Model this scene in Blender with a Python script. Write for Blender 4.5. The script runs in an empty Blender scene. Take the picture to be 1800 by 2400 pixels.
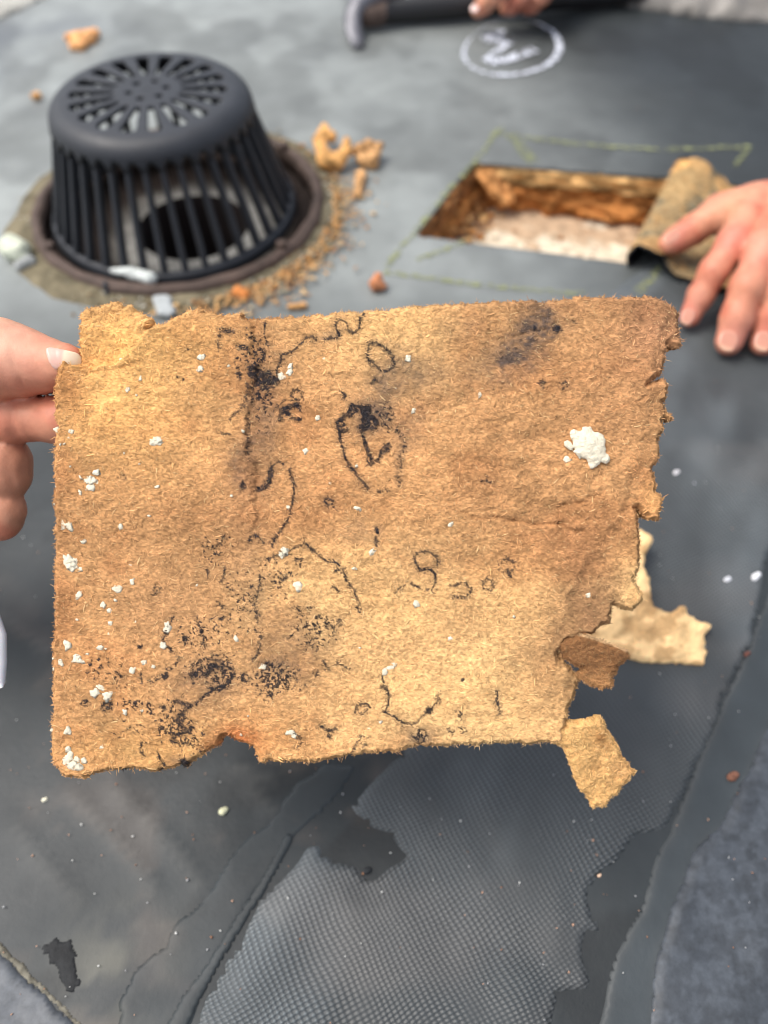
import bpy, math, random
import numpy as np
from mathutils import Vector
R_ = random.Random(7); rng = np.random.default_rng(11)
sc = bpy.context.scene; COL = sc.collection
# ------------------------------------------------------------------ camera, sky, sun, exposure
F = 1802.0; CAMH = 0.33; TH = math.radians(54); FOCUS = 0.24
cam = bpy.data.cameras.new('camera'); co = bpy.data.objects.new('camera', cam); COL.objects.link(co)
co.location = (0, 0, CAMH); co.rotation_euler = (math.pi/2-TH, 0, 0)
cam.sensor_fit = 'VERTICAL'; cam.sensor_height = 24; cam.lens = 24*F/2400
cam.clip_start = 0.01; cam.clip_end = 500
cam.dof.use_dof = True; cam.dof.focus_distance = FOCUS; cam.dof.aperture_fstop = 4.3; cam.dof.aperture_blades = 0
sc.camera = co
sc.cycles.filter_width = 1.0
SUN_EL = math.radians(62); SUN_AZ = math.radians(-82)   # azimuth measured from +Y towards +X
w = bpy.data.worlds.new('World'); sc.world = w; w.use_nodes = True
nt = w.node_tree; bg = nt.nodes['Background']; sky = nt.nodes.new('ShaderNodeTexSky')
sky.sky_type = 'NISHITA'; sky.sun_disc = False; sky.sun_elevation = SUN_EL; sky.sun_rotation = SUN_AZ
sky.air_density = 1.0; sky.dust_density = 4.0; sky.ozone_density = 0.6
hs = nt.nodes.new('ShaderNodeHueSaturation'); hs.inputs['Saturation'].default_value = .5; nt.links.new(sky.outputs[0], hs.inputs['Color']); nt.links.new(hs.outputs[0], bg.inputs[0]); bg.inputs[1].default_value = 0.15
sl = bpy.data.lights.new('sun', 'SUN'); so = bpy.data.objects.new('sun', sl); COL.objects.link(so)
sl.energy = 1.35; sl.angle = math.radians(32); sl.color = (1, .955, .89)
ldir = Vector((math.sin(SUN_AZ)*math.cos(SUN_EL), math.cos(SUN_AZ)*math.cos(SUN_EL), math.sin(SUN_EL)))
so.rotation_euler = ldir.to_track_quat('Z', 'Y').to_euler(); so.location = (0, 0, 3)
sc.view_settings.view_transform = 'Standard'; sc.view_settings.look = 'None'
sc.view_settings.exposure = 0.70; sc.view_settings.gamma = 1; sc.view_settings.use_curve_mapping = False

# ------------------------------------------------------------------ helpers
CW = np.array([0, 0, CAMH]); FW = np.array([0, math.cos(TH), -math.sin(TH)])
UP = np.array([0, math.sin(TH), math.cos(TH)]); RT = np.array([1., 0, 0])
def ray(x, y):
    x = np.asarray(x, float); y = np.asarray(y, float)
    return FW + RT*((x-900)/F)[..., None] + UP*((1200-y)/F)[..., None]
def H(x, y, z=0.0):                       # point at height z above the roof seen at photo position x, y
    d = ray(x, y); t = (CAMH-np.asarray(z))/-d[..., 2]
    return CW + d*t[..., None]
def PD(x, y, D):                          # point at depth D
    d = ray(x, y); return CW + d*np.asarray(D, float)[..., None]
def G2(pts): return [tuple(H(p[0], p[1])[:2]) for p in pts]
def lin(r, g, b):
    f = lambda c: (c/255/12.92 if c/255 <= .04045 else ((c/255+.055)/1.055)**2.4)
    return np.array([f(r), f(g), f(b)])
def sstep(a, b, x):
    t = np.clip((x-a)/(b-a), 0, 1); return t*t*(3-2*t)
def hsh(ix, iy, s):
    n = (ix.astype(np.int64)*374761393 + iy.astype(np.int64)*668265263 + s*974634777) & 0xffffffff
    n = ((n ^ (n >> 13))*1274126177) & 0xffffffff
    return ((n ^ (n >> 16)) & 0xffff)/65535.0
def vn(x, y, s=0):
    x = np.asarray(x, float); y = np.asarray(y, float)
    ix = np.floor(x); iy = np.floor(y); fx = x-ix; fy = y-iy
    fx = fx*fx*fx*(fx*(fx*6-15)+10); fy = fy*fy*fy*(fy*(fy*6-15)+10)
    a = hsh(ix, iy, s); b = hsh(ix+1, iy, s); c = hsh(ix, iy+1, s); d = hsh(ix+1, iy+1, s)
    return (a*(1-fx)+b*fx)*(1-fy)+(c*(1-fx)+d*fx)*fy
def fbm(x, y, s=0, o=4):
    v = 0; a = .5; t = 0
    for k in range(o):
        ang = .6*k; X = x*math.cos(ang)-y*math.sin(ang); Y = x*math.sin(ang)+y*math.cos(ang)
        v = v+a*vn(X*2**k+17*k, Y*2**k-9*k, s+k*13); t += a; a *= .5
    return v/t
ORG = {}
def org(o): return ORG.get(o.name, np.zeros(3)) if o else np.zeros(3)
def tag(o, label=None, cat=None, group=None, kind=None):
    if label: o['label'] = label
    if cat: o['category'] = cat
    if group: o['group'] = group
    if kind: o['kind'] = kind
    return o
def empty(name, loc, label=None, cat=None, group=None, kind=None):
    o = bpy.data.objects.new(name, None); COL.objects.link(o); o.location = tuple(float(v) for v in loc)
    o.empty_display_size = .02; ORG[o.name] = np.array(loc, float); return tag(o, label, cat, group, kind)
def mk(name, V, Fc, m, parent=None, col=None, smooth=True, kind=None, origin=None):
    V = np.asarray(V, float)
    base = org(parent) if parent else (np.array(origin, float) if origin is not None else np.zeros(3))
    me = bpy.data.meshes.new(name)
    if isinstance(Fc, np.ndarray):
        n, k = Fc.shape
        me.vertices.add(len(V)); me.vertices.foreach_set('co', (V-base).astype(np.float32).ravel())
        me.loops.add(n*k); me.loops.foreach_set('vertex_index', Fc.astype(np.int32).ravel())
        me.polygons.add(n); me.polygons.foreach_set('loop_start', np.arange(0, n*k, k, dtype=np.int32))
        me.update(calc_edges=True)
    else:
        me.from_pydata([tuple(v) for v in (V-base)], [], [tuple(f) for f in Fc])
    me.validate()
    if smooth: me.polygons.foreach_set('use_smooth', np.ones(len(me.polygons), bool))
    if col is not None:
        col = np.broadcast_to(np.asarray(col, float), (len(V), 3))
        a = me.color_attributes.new('col', 'FLOAT_COLOR', 'POINT')
        a.data.foreach_set('color', np.concatenate([col, np.ones((len(V), 1))], 1).astype(np.float32).ravel())
    if m: me.materials.append(m)
    o = bpy.data.objects.new(name, me); COL.objects.link(o)
    if parent: o.parent = parent; ORG[o.name] = base
    elif origin is not None: o.location = tuple(base); ORG[o.name] = base
    if kind: o['kind'] = kind
    return o
# polygon -> regular grid mesh with its edge snapped to the outline
def grid_patch(polys, sp, R=None):
    R = R or sp*8
    P0 = np.array(polys[0], float); mn = P0.min(0)-sp*1.5; mx = P0.max(0)+sp*1.5
    xs = np.arange(mn[0], mx[0]+sp, sp); ys = np.arange(mn[1], mx[1]+sp, sp)
    D = np.full((len(ys), len(xs)), R); NX, NY = np.meshgrid(xs, ys); X0, Y0 = NX.copy(), NY.copy()
    ins = np.zeros(D.shape, bool)
    for poly in polys:
        P = np.array(poly, float); Q = np.roll(P, -1, 0)
        for a, b in zip(P, Q):
            i0 = max(int((min(a[0], b[0])-R-mn[0])/sp), 0); i1 = min(int((max(a[0], b[0])+R-mn[0])/sp)+2, len(xs))
            j0 = max(int((min(a[1], b[1])-R-mn[1])/sp), 0); j1 = min(int((max(a[1], b[1])+R-mn[1])/sp)+2, len(ys))
            if i0 < i1 and j0 < j1:
                gx = X0[j0:j1, i0:i1]; gy = Y0[j0:j1, i0:i1]; ab = b-a; L = ab@ab+1e-18
                t = np.clip(((gx-a[0])*ab[0]+(gy-a[1])*ab[1])/L, 0, 1)
                cx = a[0]+t*ab[0]; cy = a[1]+t*ab[1]; d = np.hypot(gx-cx, gy-cy)
                s = d < D[j0:j1, i0:i1]
                D[j0:j1, i0:i1][s] = d[s]; NX[j0:j1, i0:i1][s] = cx[s]; NY[j0:j1, i0:i1][s] = cy[s]
            lo, hi = min(a[1], b[1]), max(a[1], b[1])
            js = np.nonzero((ys >= lo) & (ys < hi))[0]
            if len(js):
                xc = a[0]+(ys[js]-a[1])/(b[1]-a[1])*(b[0]-a[0])
                ins[js] ^= xs[None, :] > xc[:, None]
    sd = np.where(ins, D, -D); sn = D < sp*.55
    U = np.stack([np.where(sn, NX, X0), np.where(sn, NY, Y0)], -1).reshape(-1, 2)
    sd = np.where(sn, 0, sd).ravel(); ny, nx = D.shape
    idx = np.arange(ny*nx).reshape(ny, nx)
    q = np.stack([idx[:-1, :-1], idx[:-1, 1:], idx[1:, 1:], idx[1:, :-1]], -1).reshape(-1, 4)
    q = q[(sd[q] >= 0).all(1) & (sd[q] > 0).any(1)]
    used = np.unique(q); rm = -np.ones(ny*nx, int); rm[used] = np.arange(len(used))
    q = rm[q]; U = U[used]; sd = sd[used]
    e = np.concatenate([q[:, [0, 1]], q[:, [1, 2]], q[:, [2, 3]], q[:, [3, 0]]])
    key = np.sort(e, 1); key = key[:, 0]*len(U)+key[:, 1]
    _, inv, cnt = np.unique(key, return_inverse=True, return_counts=True)
    be = e[cnt[inv] == 1]
    return U, q, sd, be
def rough(poly, step, amp, seed=0, closed=True):
    P = np.array(poly, float); out = []
    Q = np.roll(P, -1, 0) if closed else P[1:]
    for a, b in zip(P if closed else P[:-1], Q):
        n = max(1, int(np.hypot(*(b-a))/step)); out += [a+(b-a)*k/n for k in range(n)]
    O = np.array(out); s = np.arange(len(O))
    nx = (vn(O[:, 0]/step/2.3, O[:, 1]/step/2.3, seed)-.5)+.7*(vn(O[:, 0]/step/.9, O[:, 1]/step/.9, seed+1)-.5)
    ny = (vn(O[:, 0]/step/2.3, O[:, 1]/step/2.3, seed+5)-.5)+.7*(vn(O[:, 0]/step/.9, O[:, 1]/step/.9, seed+6)-.5)
    return O+np.stack([nx, ny], 1)*2*amp
def skirt(V, q, be, Vlow):                # closes the rim of a patch with a wall down to Vlow
    ub, inv = np.unique(be, return_inverse=True); inv = inv.reshape(-1, 2); n = len(V)
    W = np.concatenate([V, Vlow[ub]]); f = np.stack([be[:, 1], be[:, 0], n+inv[:, 0], n+inv[:, 1]], -1)
    return W, np.concatenate([q, f]), ub
# ------------------------------------------------------------------ materials
def mat(name, base=(.5, .5, .5), rough=.6, attr=False, spec=.5, var=.25, vscale=60., bumps=(), rvar=0.0, sss=0., metal=0., coord='Object', extra=None, sheen=0.):
    m = bpy.data.materials.new(name); m.use_nodes = True; t = m.node_tree; n = t.nodes; l = t.links
    b = n['Principled BSDF']; b.inputs['Roughness'].default_value = rough; b.inputs['Specular IOR Level'].default_value = spec
    b.inputs['Metallic'].default_value = metal
    if sheen: b.inputs['Sheen Weight'].default_value = sheen
    tc = n.new('ShaderNodeTexCoord')
    if attr:
        c = n.new('ShaderNodeVertexColor'); c.layer_name = 'col'; src = c.outputs[0]
    else:
        c = n.new('ShaderNodeRGB'); c.outputs[0].default_value = (*base, 1); src = c.outputs[0]
    def noise(scale, detail=4, rgh=.6):
        k = n.new('ShaderNodeTexNoise'); k.inputs['Scale'].default_value = scale; k.inputs['Detail'].default_value = detail
        k.inputs['Roughness'].default_value = rgh; l.new(tc.outputs[coord], k.inputs['Vector']); return k
    k = noise(vscale); mr = n.new('ShaderNodeMapRange'); mr.inputs[1].default_value = .25; mr.inputs[2].default_value = .75
    mr.inputs[3].default_value = 1-var; mr.inputs[4].default_value = 1+var; l.new(k.outputs[0], mr.inputs[0])
    mx = n.new('ShaderNodeVectorMath'); mx.operation = 'SCALE'; l.new(src, mx.inputs[0]); l.new(mr.outputs[0], mx.inputs['Scale'])
    l.new(mx.outputs[0], b.inputs['Base Color'])
    if rvar:
        k2 = noise(vscale*.45, 5); m2 = n.new('ShaderNodeMapRange'); m2.inputs[1].default_value = .3; m2.inputs[2].default_value = .7
        m2.inputs[3].default_value = rough-rvar; m2.inputs[4].default_value = rough+rvar; l.new(k2.outputs[0], m2.inputs[0]); l.new(m2.outputs[0], b.inputs['Roughness'])
    prev = None
    for (sc_, st, dist) in bumps:
        kk = noise(sc_, 5, .65); bu = n.new('ShaderNodeBump'); bu.inputs['Strength'].default_value = st; bu.inputs['Distance'].default_value = dist
        l.new(kk.outputs[0], bu.inputs['Height'])
        if prev: l.new(prev.outputs[0], bu.inputs['Normal'])
        prev = bu
    if extra: prev = extra(t, tc, b, prev, mx) or prev
    if prev: l.new(prev.outputs[0], b.inputs['Normal'])
    if sss:
        b.inputs['Subsurface Weight'].default_value = sss; b.inputs['Subsurface Radius'].default_value = (1, .38, .2); b.inputs['Subsurface Scale'].default_value = .0035
    return m
def weave(t, tc, b, prev, mx):            # raised lozenges of the reinforcing fabric
    n = t.nodes; l = t.links
    mp = n.new('ShaderNodeMapping'); mp.inputs['Rotation'].default_value = (0, 0, math.radians(-28)); l.new(tc.outputs['Object'], mp.inputs[0])
    wob = n.new('ShaderNodeTexNoise'); wob.inputs['Scale'].default_value = 14; l.new(tc.outputs['Object'], wob.inputs[0])
    wv = n.new('ShaderNodeVectorMath'); wv.operation = 'SCALE'; wv.inputs['Scale'].default_value = .014; l.new(wob.outputs['Color'], wv.inputs[0])
    ad = n.new('ShaderNodeVectorMath'); l.new(mp.outputs[0], ad.inputs[0]); l.new(wv.outputs[0], ad.inputs[1])
    sx = n.new('ShaderNodeSeparateXYZ'); l.new(ad.outputs[0], sx.inputs[0])
    def M(op, a, bb=None):
        k = n.new('ShaderNodeMath'); k.operation = op
        for i, v in enumerate((a, bb)):
            if v is None: continue
            if isinstance(v, (int, float)): k.inputs[i].default_value = v
            else: l.new(v, k.inputs[i])
        return k.outputs[0]
    pu, pv = 2*math.pi/.0021, 2*math.pi/.0016
    u = M('MULTIPLY', sx.outputs[0], pu); v = M('MULTIPLY', sx.outputs[1], pv)
    h = M('MULTIPLY', M('SINE', M('ADD', M('MULTIPLY', u, .5), M('MULTIPLY', v, .5))), M('SINE', M('SUBTRACT', M('MULTIPLY', u, .5), M('MULTIPLY', v, .5))))
    fd = n.new('ShaderNodeTexNoise'); fd.inputs['Scale'].default_value = 22; fd.inputs['Detail'].default_value = 3; l.new(tc.outputs['Object'], fd.inputs[0])
    fr = n.new('ShaderNodeMapRange'); fr.inputs[1].default_value = .36; fr.inputs[2].default_value = .62; fr.inputs[3].default_value = .12; fr.inputs[4].default_value = 1; l.new(fd.outputs[0], fr.inputs[0])
    hh = M('MULTIPLY', h, fr.outputs[0])
    bu = n.new('ShaderNodeBump'); bu.inputs['Strength'].default_value = .8; bu.inputs['Distance'].default_value = .0004; l.new(hh, bu.inputs['Height'])
    if prev: l.new(prev.outputs[0], bu.inputs['Normal'])
    # lozenge crowns coloured lighter than the gaps between them
    cr = n.new('ShaderNodeMapRange'); cr.inputs[1].default_value = -.1; cr.inputs[2].default_value = .8; cr.inputs[3].default_value = .76; cr.inputs[4].default_value = 1.65; l.new(hh, cr.inputs[0])
    s2 = n.new('ShaderNodeVectorMath'); s2.operation = 'SCALE'; l.new(mx.outputs[0], s2.inputs[0]); l.new(cr.outputs[0], s2.inputs['Scale']); l.new(s2.outputs[0], b.inputs['Base Color'])
    return bu
M_board = mat('fibreboard', attr=True, rough=.95, spec=.15, var=.16, vscale=900, bumps=((1500, .5, .0004),), sheen=.0)
M_fibre = mat('wood_fibre', attr=True, rough=.8, spec=.25, var=.1, vscale=500)
M_foam = mat('white_foam', (.80, .72, .55), rough=.95, spec=.1, var=.12, vscale=600, bumps=((1100, .9, .0009),))
M_mem = mat('rubber_membrane', attr=True, rough=.52, spec=.38, var=.16, vscale=30, rvar=.08, bumps=((420, .12, .0008), (34, .15, .003)))
M_weave = mat('textured_membrane', attr=True, rough=.5, spec=.5, var=.12, vscale=40, rvar=.08, extra=weave)
M_slate = mat('slate_membrane', attr=True, rough=.5, spec=.4, var=.28, vscale=420, rvar=.08, bumps=((700, .12, .0006),))
M_skin = mat('skin', attr=True, rough=.52, spec=.4, var=.10, vscale=240, sss=.10, bumps=((1300, .16, .0004), (420, .14, .0007)))
M_nail = mat('nail', attr=True, rough=.28, spec=.5, var=.05, vscale=200, sss=.12)
M_dome = mat('cast_dome_plastic', (.026, .029, .035), rough=.52, spec=.42, var=.15, vscale=90, rvar=.07, bumps=((900, .1, .0006),))
M_rust = mat('rusty_iron', (.085, .058, .046), rough=.7, spec=.35, var=.45, vscale=70, bumps=((300, .5, .001),))
M_silt = mat('silt', attr=True, rough=.9, spec=.2, var=.35, vscale=120, bumps=((500, .6, .001),))
M_dark = mat('drain_pipe_iron', (.02, .012, .01), rough=.8, var=.4, vscale=60)
M_chalk = bpy.data.materials.new('chalk')
def chalk(name, col, amt, scale):
    m = mat(name, col, rough=.95, spec=.1, var=.1, vscale=200); t = m.node_tree; n = t.nodes
    tc = n.new('ShaderNodeTexCoord'); k = n.new('ShaderNodeTexNoise'); k.inputs['Scale'].default_value = scale; k.inputs['Detail'].default_value = 5
    t.links.new(tc.outputs['Object'], k.inputs[0]); r = n.new('ShaderNodeMapRange')
    r.inputs[1].default_value = .62-amt*.4; r.inputs[2].default_value = .78-amt*.4; t.links.new(k.outputs[0], r.inputs[0])
    t.links.new(r.outputs[0], n['Principled BSDF'].inputs['Alpha']); return m
bpy.data.materials.remove(M_chalk)
M_wchalk = chalk('white_chalk', (.62, .65, .72), .6, 240); M_ychalk = chalk('yellow_chalk', (.26, .28, .14), .42, 300)
M_tar = mat('tar', (.017, .018, .019), rough=.7, spec=.3, var=.5, vscale=200, bumps=((500, .5, .001),))
M_steel = mat('worn_steel', (.17, .17, .185), rough=.55, metal=.85, var=.2, vscale=80, rvar=.1)
M_handle = mat('black_grip', (.014, .014, .015), rough=.5, var=.2, vscale=80)
M_plast = mat('white_plastic', (.75, .77, .8), rough=.35, var=.03, vscale=100, sss=.2)
M_stone = mat('pale_stone', attr=True, rough=.85, spec=.3, var=.15, vscale=160, bumps=((300, .5, .001),))

# ------------------------------------------------------------------ roof surface
DR = H(413, 488); DR[2] = 0
RIMC = np.array([DR[0]+.004, DR[1]-.001])
HOLE = [tuple(H(*p)[:2]) for p in ((1112, 380), (973, 551), (1483, 618), (1589, 418))]
def gz(x, y):                              # gentle waviness, common to every sheet
    f = sstep(.0, .25, np.minimum(.75-np.abs(x-.05), np.minimum(y+.2, 1.25-y)))
    return (.0016*(fbm(x*7, y*7, 3, 2)-.5)+.0007*(fbm(x*30, y*30, 9, 2)-.5))*f
def seg_d(x, y, pl):
    d = np.full(np.shape(x), 1e9)
    for a, b in zip(pl[:-1], pl[1:]):
        a = np.array(a); b = np.array(b); ab = b-a
        t = np.clip(((x-a[0])*ab[0]+(y-a[1])*ab[1])/(ab@ab+1e-15), 0, 1); d = np.minimum(d, np.hypot(x-a[0]-t*ab[0], y-a[1]-t*ab[1]))
    return d
RIDGES = [G2(p) for p in ([(0, 1440), (120, 1530)], [(165, 1860), (230, 1930), (300, 2010), (360, 2090)], [(270, 1850), (350, 1930), (420, 2010), (470, 2080)],
          [(30, 1930), (110, 2040), (180, 2110)], [(590, 1850), (640, 1900)], [(560, 1800), (640, 1830)])]
def ground_col(x, y):
    n1 = fbm(x*9, y*9, 21, 4); n2 = fbm(x*30, y*30, 31, 4)
    rd = np.hypot(x-DR[0], y-DR[1])
    dust = sstep(.50, .10, rd-.1+.20*(n1-.5))*sstep(.34, .02, x)*sstep(.27, .50, y)+.5*sstep(.5, .8, y)*sstep(.25, -.15, x)
    dust = np.clip(dust, 0, 1)*(.8+.4*n2)
    c = lin(44, 49, 51)*(.8+.4*n2[..., None])
    c = c*(1-.75*dust[..., None])+lin(158, 163, 160)*(.75*dust[..., None])
    pat = sstep(.55, .7, fbm(x*13+5, y*10, 55, 4))*sstep(.33, .5, y)
    c = c*(1-.3*pat[..., None])
    a = np.array(H(60, 130)[:2]); wet = np.exp(-(((x-a[0])/.09)**2+((y-a[1])/.10)**2)**2)*sstep(.3, .6, n1+.1)
    c = c*(1-.5*wet[..., None])+lin(74, 80, 92)*.5*wet[..., None]
    for r in RIDGES:
        d = seg_d(x, y, r); k = np.exp(-(d/.0022)**2)*(.1+.9*n2); c = c*(1-.3*k[..., None])+lin(118, 116, 110)*.3*k[..., None]
    a = np.array(H(240, 2320)[:2]); s = np.exp(-(((x-a[0]-.004)/.022)**2+((y-a[1]-.006)/.018)**2)); s = s*sstep(.3, .62, fbm(x*90, y*90, 32, 4))
    c = c*(1-.5*s[..., None])+lin(112, 110, 98)*.5*s[..., None]
    s = sstep(.25, .12, y)*sstep(.52, .68, fbm(x*34+y*20, y*34, 33, 4))*sstep(.1, -.02, x); c = c*(1-.3*s[..., None])+lin(104, 94, 86)*.3*s[..., None]
    s = sstep(.30, .2, y)*sstep(.55, .66, fbm(x*22, y*28-x*20, 34, 4)); c = c*(1-.35*s[..., None])
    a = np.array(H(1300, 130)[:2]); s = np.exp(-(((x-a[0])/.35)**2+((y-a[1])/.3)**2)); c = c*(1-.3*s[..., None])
    return c
roof = empty('roof_membrane', (0, 0, 0), kind='structure')
circ = [(RIMC[0]+.1*math.cos(a), RIMC[1]+.1*math.sin(a)) for a in np.linspace(0, 2*math.pi, 90, endpoint=False)]
BX0, BX1, BY0, BY1 = -.66, .72, -.16, 1.2
U, q, sd, be = grid_patch([[(BX0, BY0), (BX1, BY0), (BX1, BY1), (BX0, BY1)], HOLE, circ], .0035, .02)
x, y = U.T; z = gz(x, y)
for r in RIDGES: z = z+.0007*np.exp(-(seg_d(x, y, r)/.003)**2)
edge = (x < BX0+.004) | (x > BX1-.004) | (y < BY0+.004) | (y > BY1-.004)
V = np.stack([x, y, np.where(edge, 0, z)], -1); low = V.copy(); low[:, 2] -= .002
inner = be[~(edge[be].all(1))]
W, f, ub = skirt(V, q, inner, low)
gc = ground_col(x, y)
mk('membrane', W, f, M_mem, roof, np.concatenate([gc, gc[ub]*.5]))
xs = [-40, BX0, BX1, 40]; ys = [-40, BY0, BY1, 60]; V = []; f = []
for i in range(3):
    for j in range(3):
        if i == 1 and j == 1: continue
        k = len(V); V += [(xs[i], ys[j], 0), (xs[i+1], ys[j], 0), (xs[i+1], ys[j+1], 0), (xs[i], ys[j+1], 0)]; f.append((k, k+1, k+2, k+3))
V = np.array(V, float); mk('membrane', V, f, M_mem, roof, lin(104, 107, 107))
def sheet(name, poly, th, m, colf, sp=.002, amp=.0006, step=.003, bev=.003, seed=1, lift=0., wave=0.):
    P = rough(poly, step, amp, seed); U, q, sd, be = grid_patch([P], sp, max(bev*1.2, sp*4)); x, y = U.T
    z = gz(x, y)+lift+th*(.25+.75*sstep(0, bev, sd))*(.25+1.1*vn(x*55, y*55, seed+3))
    if wave: z = z+wave*np.clip(fbm(x*30+y*9, y*9, seed+40, 3)-.3, 0, 1)*sstep(0, .02, sd)
    V = np.stack([x, y, z], -1); low = V.copy(); low[:, 2] = gz(x, y)-.0012
    W, f, ub = skirt(V, q, be, low); c = colf(x, y, sd); return mk(name, W, f, m, roof, np.concatenate([c, c[ub]*.85]))
# textured strip
TX = G2([(440, 2440), (510, 2292), (564, 2200), (613, 2108), (673, 2054), (722, 1983), (749, 1976), (760, 2000), (792, 2021), (836, 2037), (868, 2072),
         (905, 2040), (949, 2003), (915, 1955), (868, 1935), (825, 1888), (857, 1848), (900, 1804), (938, 1768), (1010, 1600), (1120, 1300), (1230, 1000), (1330, 800), (1430, 690), (1560, 590),
         (1800, 520), (2100, 700), (1990, 1000), (1800, 1300), (1778, 1400), (1757, 1512), (1688, 1652), (1660, 1750), (1627, 1793), (1605, 1859), (1567, 1934), (1497, 1956), (1470, 1989),
         (1405, 2048), (1372, 2097), (1388, 2141), (1421, 2180), (1367, 2184), (1361, 2206), (1372, 2255), (1390, 2312), (1304, 2325), (1291, 2440)])
def tcol(x, y, sd):
    n = fbm(x*16, y*11, 61, 3); v_ = .9*x-.43*y; w_ = .43*x+.9*y; st = sstep(.36, .66, fbm(v_*24, w_*7, 66, 3)); c = lin(78, 83, 85)*(.42+.4*n[..., None]+.75*st[..., None]); d = sstep(.5, .72, fbm(x*11+3, y*22, 71, 3))
    return c*(1-.3*d[..., None])+lin(100, 97, 94)*.3*d[..., None]
sheet('textured_strip', TX, .0003, M_weave, tcol, .0025, .0009, .003, .0015, 5, wave=.006)
# lap strip and slate sheet on the right
LA = [(1395, 2440), (1440, 2240), (1500, 2130), (1542, 2000), (1570, 1950), (1625, 1807), (1692, 1650), (1760, 1511), (1782, 1440), (1840, 1300), (1990, 1000), (2200, 640)]
LB = [(2330, 640), (2100, 1000), (1960, 1300), (1880, 1500), (1790, 1750), (1708, 1934), (1643, 1994), (1611, 2075), (1575, 2180), (1546, 2265), (1530, 2440)]
def lapcol(x, y, sd):
    n = fbm(x*40, y*40, 81, 4); k = np.exp(-(sd/.0025)**2); return lin(54, 60, 63)*(.75+.5*n[..., None])*(1-.2*k[..., None])+lin(88, 86, 82)*.2*k[..., None]*n[..., None]*2
sheet('lap_strip', G2(LA+LB), .0005, M_mem, lapcol, .0016, .0004, .004, .0022, 15)
LB2 = [(p[0]-14, p[1]) for p in LB[::-1]]
sheet('slate_sheet', G2(LB2+[(2500, 640), (2500, 1600), (2200, 2440)]), .0013, M_slate, lambda x, y, sd: lin(64, 69, 75)*(.55+.5*fbm(x*25, y*25, 91, 3)[..., None]+.35*sstep(.42, .6, fbm(x*260, y*260, 93, 3))[..., None]), .0015, .0012, .004, .004, 25)
# seam strip and its lap on the left
def scol(x, y, sd):
    g0 = ground_col(x, y)
    n = fbm(x*45, y*45, 101, 4); k = np.exp(-(sd/.002)**2); return (g0*.5+lin(48, 53, 55)*.5)*(.75+.5*n[..., None])*(1+.12*k[..., None])
sheet('seam_strip', G2([(275, 2440), (282, 2347), (320, 2271), (390, 2217), (401, 2173), (461, 2119), (499, 2075), (542, 2010), (624, 1929), (690, 1850), (760, 1790), (840, 1790), (800, 1850), (735, 1920), (690, 1960),
      (640, 2050), (590, 2110), (545, 2190), (490, 2290), (425, 2440)]), .00035, M_mem, scol, .0014, .0009, .003, .003, 35)
sheet('seam_strip', G2([(380, 2440), (395, 2396), (430, 2330), (488, 2254), (540, 2170), (586, 2103), (640, 2010), (673, 1951), (690, 1960), (660, 2020), (610, 2105), (560, 2185), (500, 2285), (420, 2440)]), .0004, M_mem, scol, .0012, .0003, .003, .0022, 37, lift=.0004)
sheet('tar_patch', G2([(103, 2226), (125, 2210), (158, 2204), (176, 2222), (186, 2252), (180, 2285), (168, 2330), (150, 2300), (120, 2262)]), .0004, M_tar, lambda x, y, sd: lin(20, 22, 24)*(.7+.6*fbm(x*90, y*90, 3, 3)[:, None]), .0008, .0022, .0012, .002, 45)
sheet('corner_sheet', G2([(-200, 2120), (0, 2232), (60, 2290), (120, 2345), (185, 2410), (230, 2480), (-200, 2600)]), .0016, M_slate, lambda x, y, sd: lin(80, 84, 89)*(.7+.6*fbm(x*60, y*60, 111, 3)[..., None])*(1+.35*np.exp(-((sd-.004)/.002)**2)[..., None]), .0014, .0007, .003, .003, 55)
sheet('dirt_line', G2([(-60, 2180), (0, 2212), (60, 2268), (120, 2325), (195, 2405), (185, 2412), (120, 2347), (60, 2292), (0, 2234), (-60, 2200)]), .0007, M_silt, lambda x, y, sd: lin(112, 108, 96)*(.55+.9*vn(x*900, y*900, 3)[..., None]), .0009, .0006, .002, .001, 65)
# far laps
def fcol(c): return lambda x, y, sd: c*(.75+.5*fbm(x*30, y*30, 121, 3)[..., None])
sheet('raised_lap', G2([(1240, -16), (1400, 4), (1520, 22), (1640, 40), (1800, 52), (2300, 60), (2300, -60), (1240, -60)]), .014, M_mem, fcol(lin(120, 116, 110)), .006, .001, .006, .01, 75)
sheet('roof_edge_strip', G2([(-300, 190), (0, 50), (112, -4), (200, -60), (-300, -60)]), .004, M_silt, fcol(lin(168, 166, 158)), .006, .0008, .008, .004, 85)
# chalk
def ribbon(name, pts, wd, m, z=.0009, label=None, closed=False):
    P = np.array([H(*p)[:2] for p in pts]); t = np.gradient(P, axis=0); t /= np.linalg.norm(t, axis=1)[:, None]+1e-12
    nrm = np.stack([-t[:, 1], t[:, 0]], 1); wd = np.broadcast_to(np.asarray(wd, float), (len(P),))[:, None]
    L = P+nrm*wd/2; Rr = P-nrm*wd/2; V = np.concatenate([np.c_[L, gz(*L.T)+z], np.c_[Rr, gz(*Rr.T)+z]]); n = len(P)
    return mk(name, V, [(i, i+1, n+i+1, n+i) for i in range(n-1)], m, roof)
def dense(pts, n=14):
    out = []
    for a, b in zip(pts[:-1], pts[1:]): out += [(a[0]+(b[0]-a[0])*k/n, a[1]+(b[1]-a[1])*k/n) for k in range(n)]
    return out+[pts[-1]]
cc = (1199, 112)
ang = np.radians(np.arange(0, 361, 8)); el = [(cc[0]+112*math.cos(a)+6*math.sin(2*a), cc[1]+64*math.sin(a)-8*math.cos(a)) for a in ang]
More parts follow.
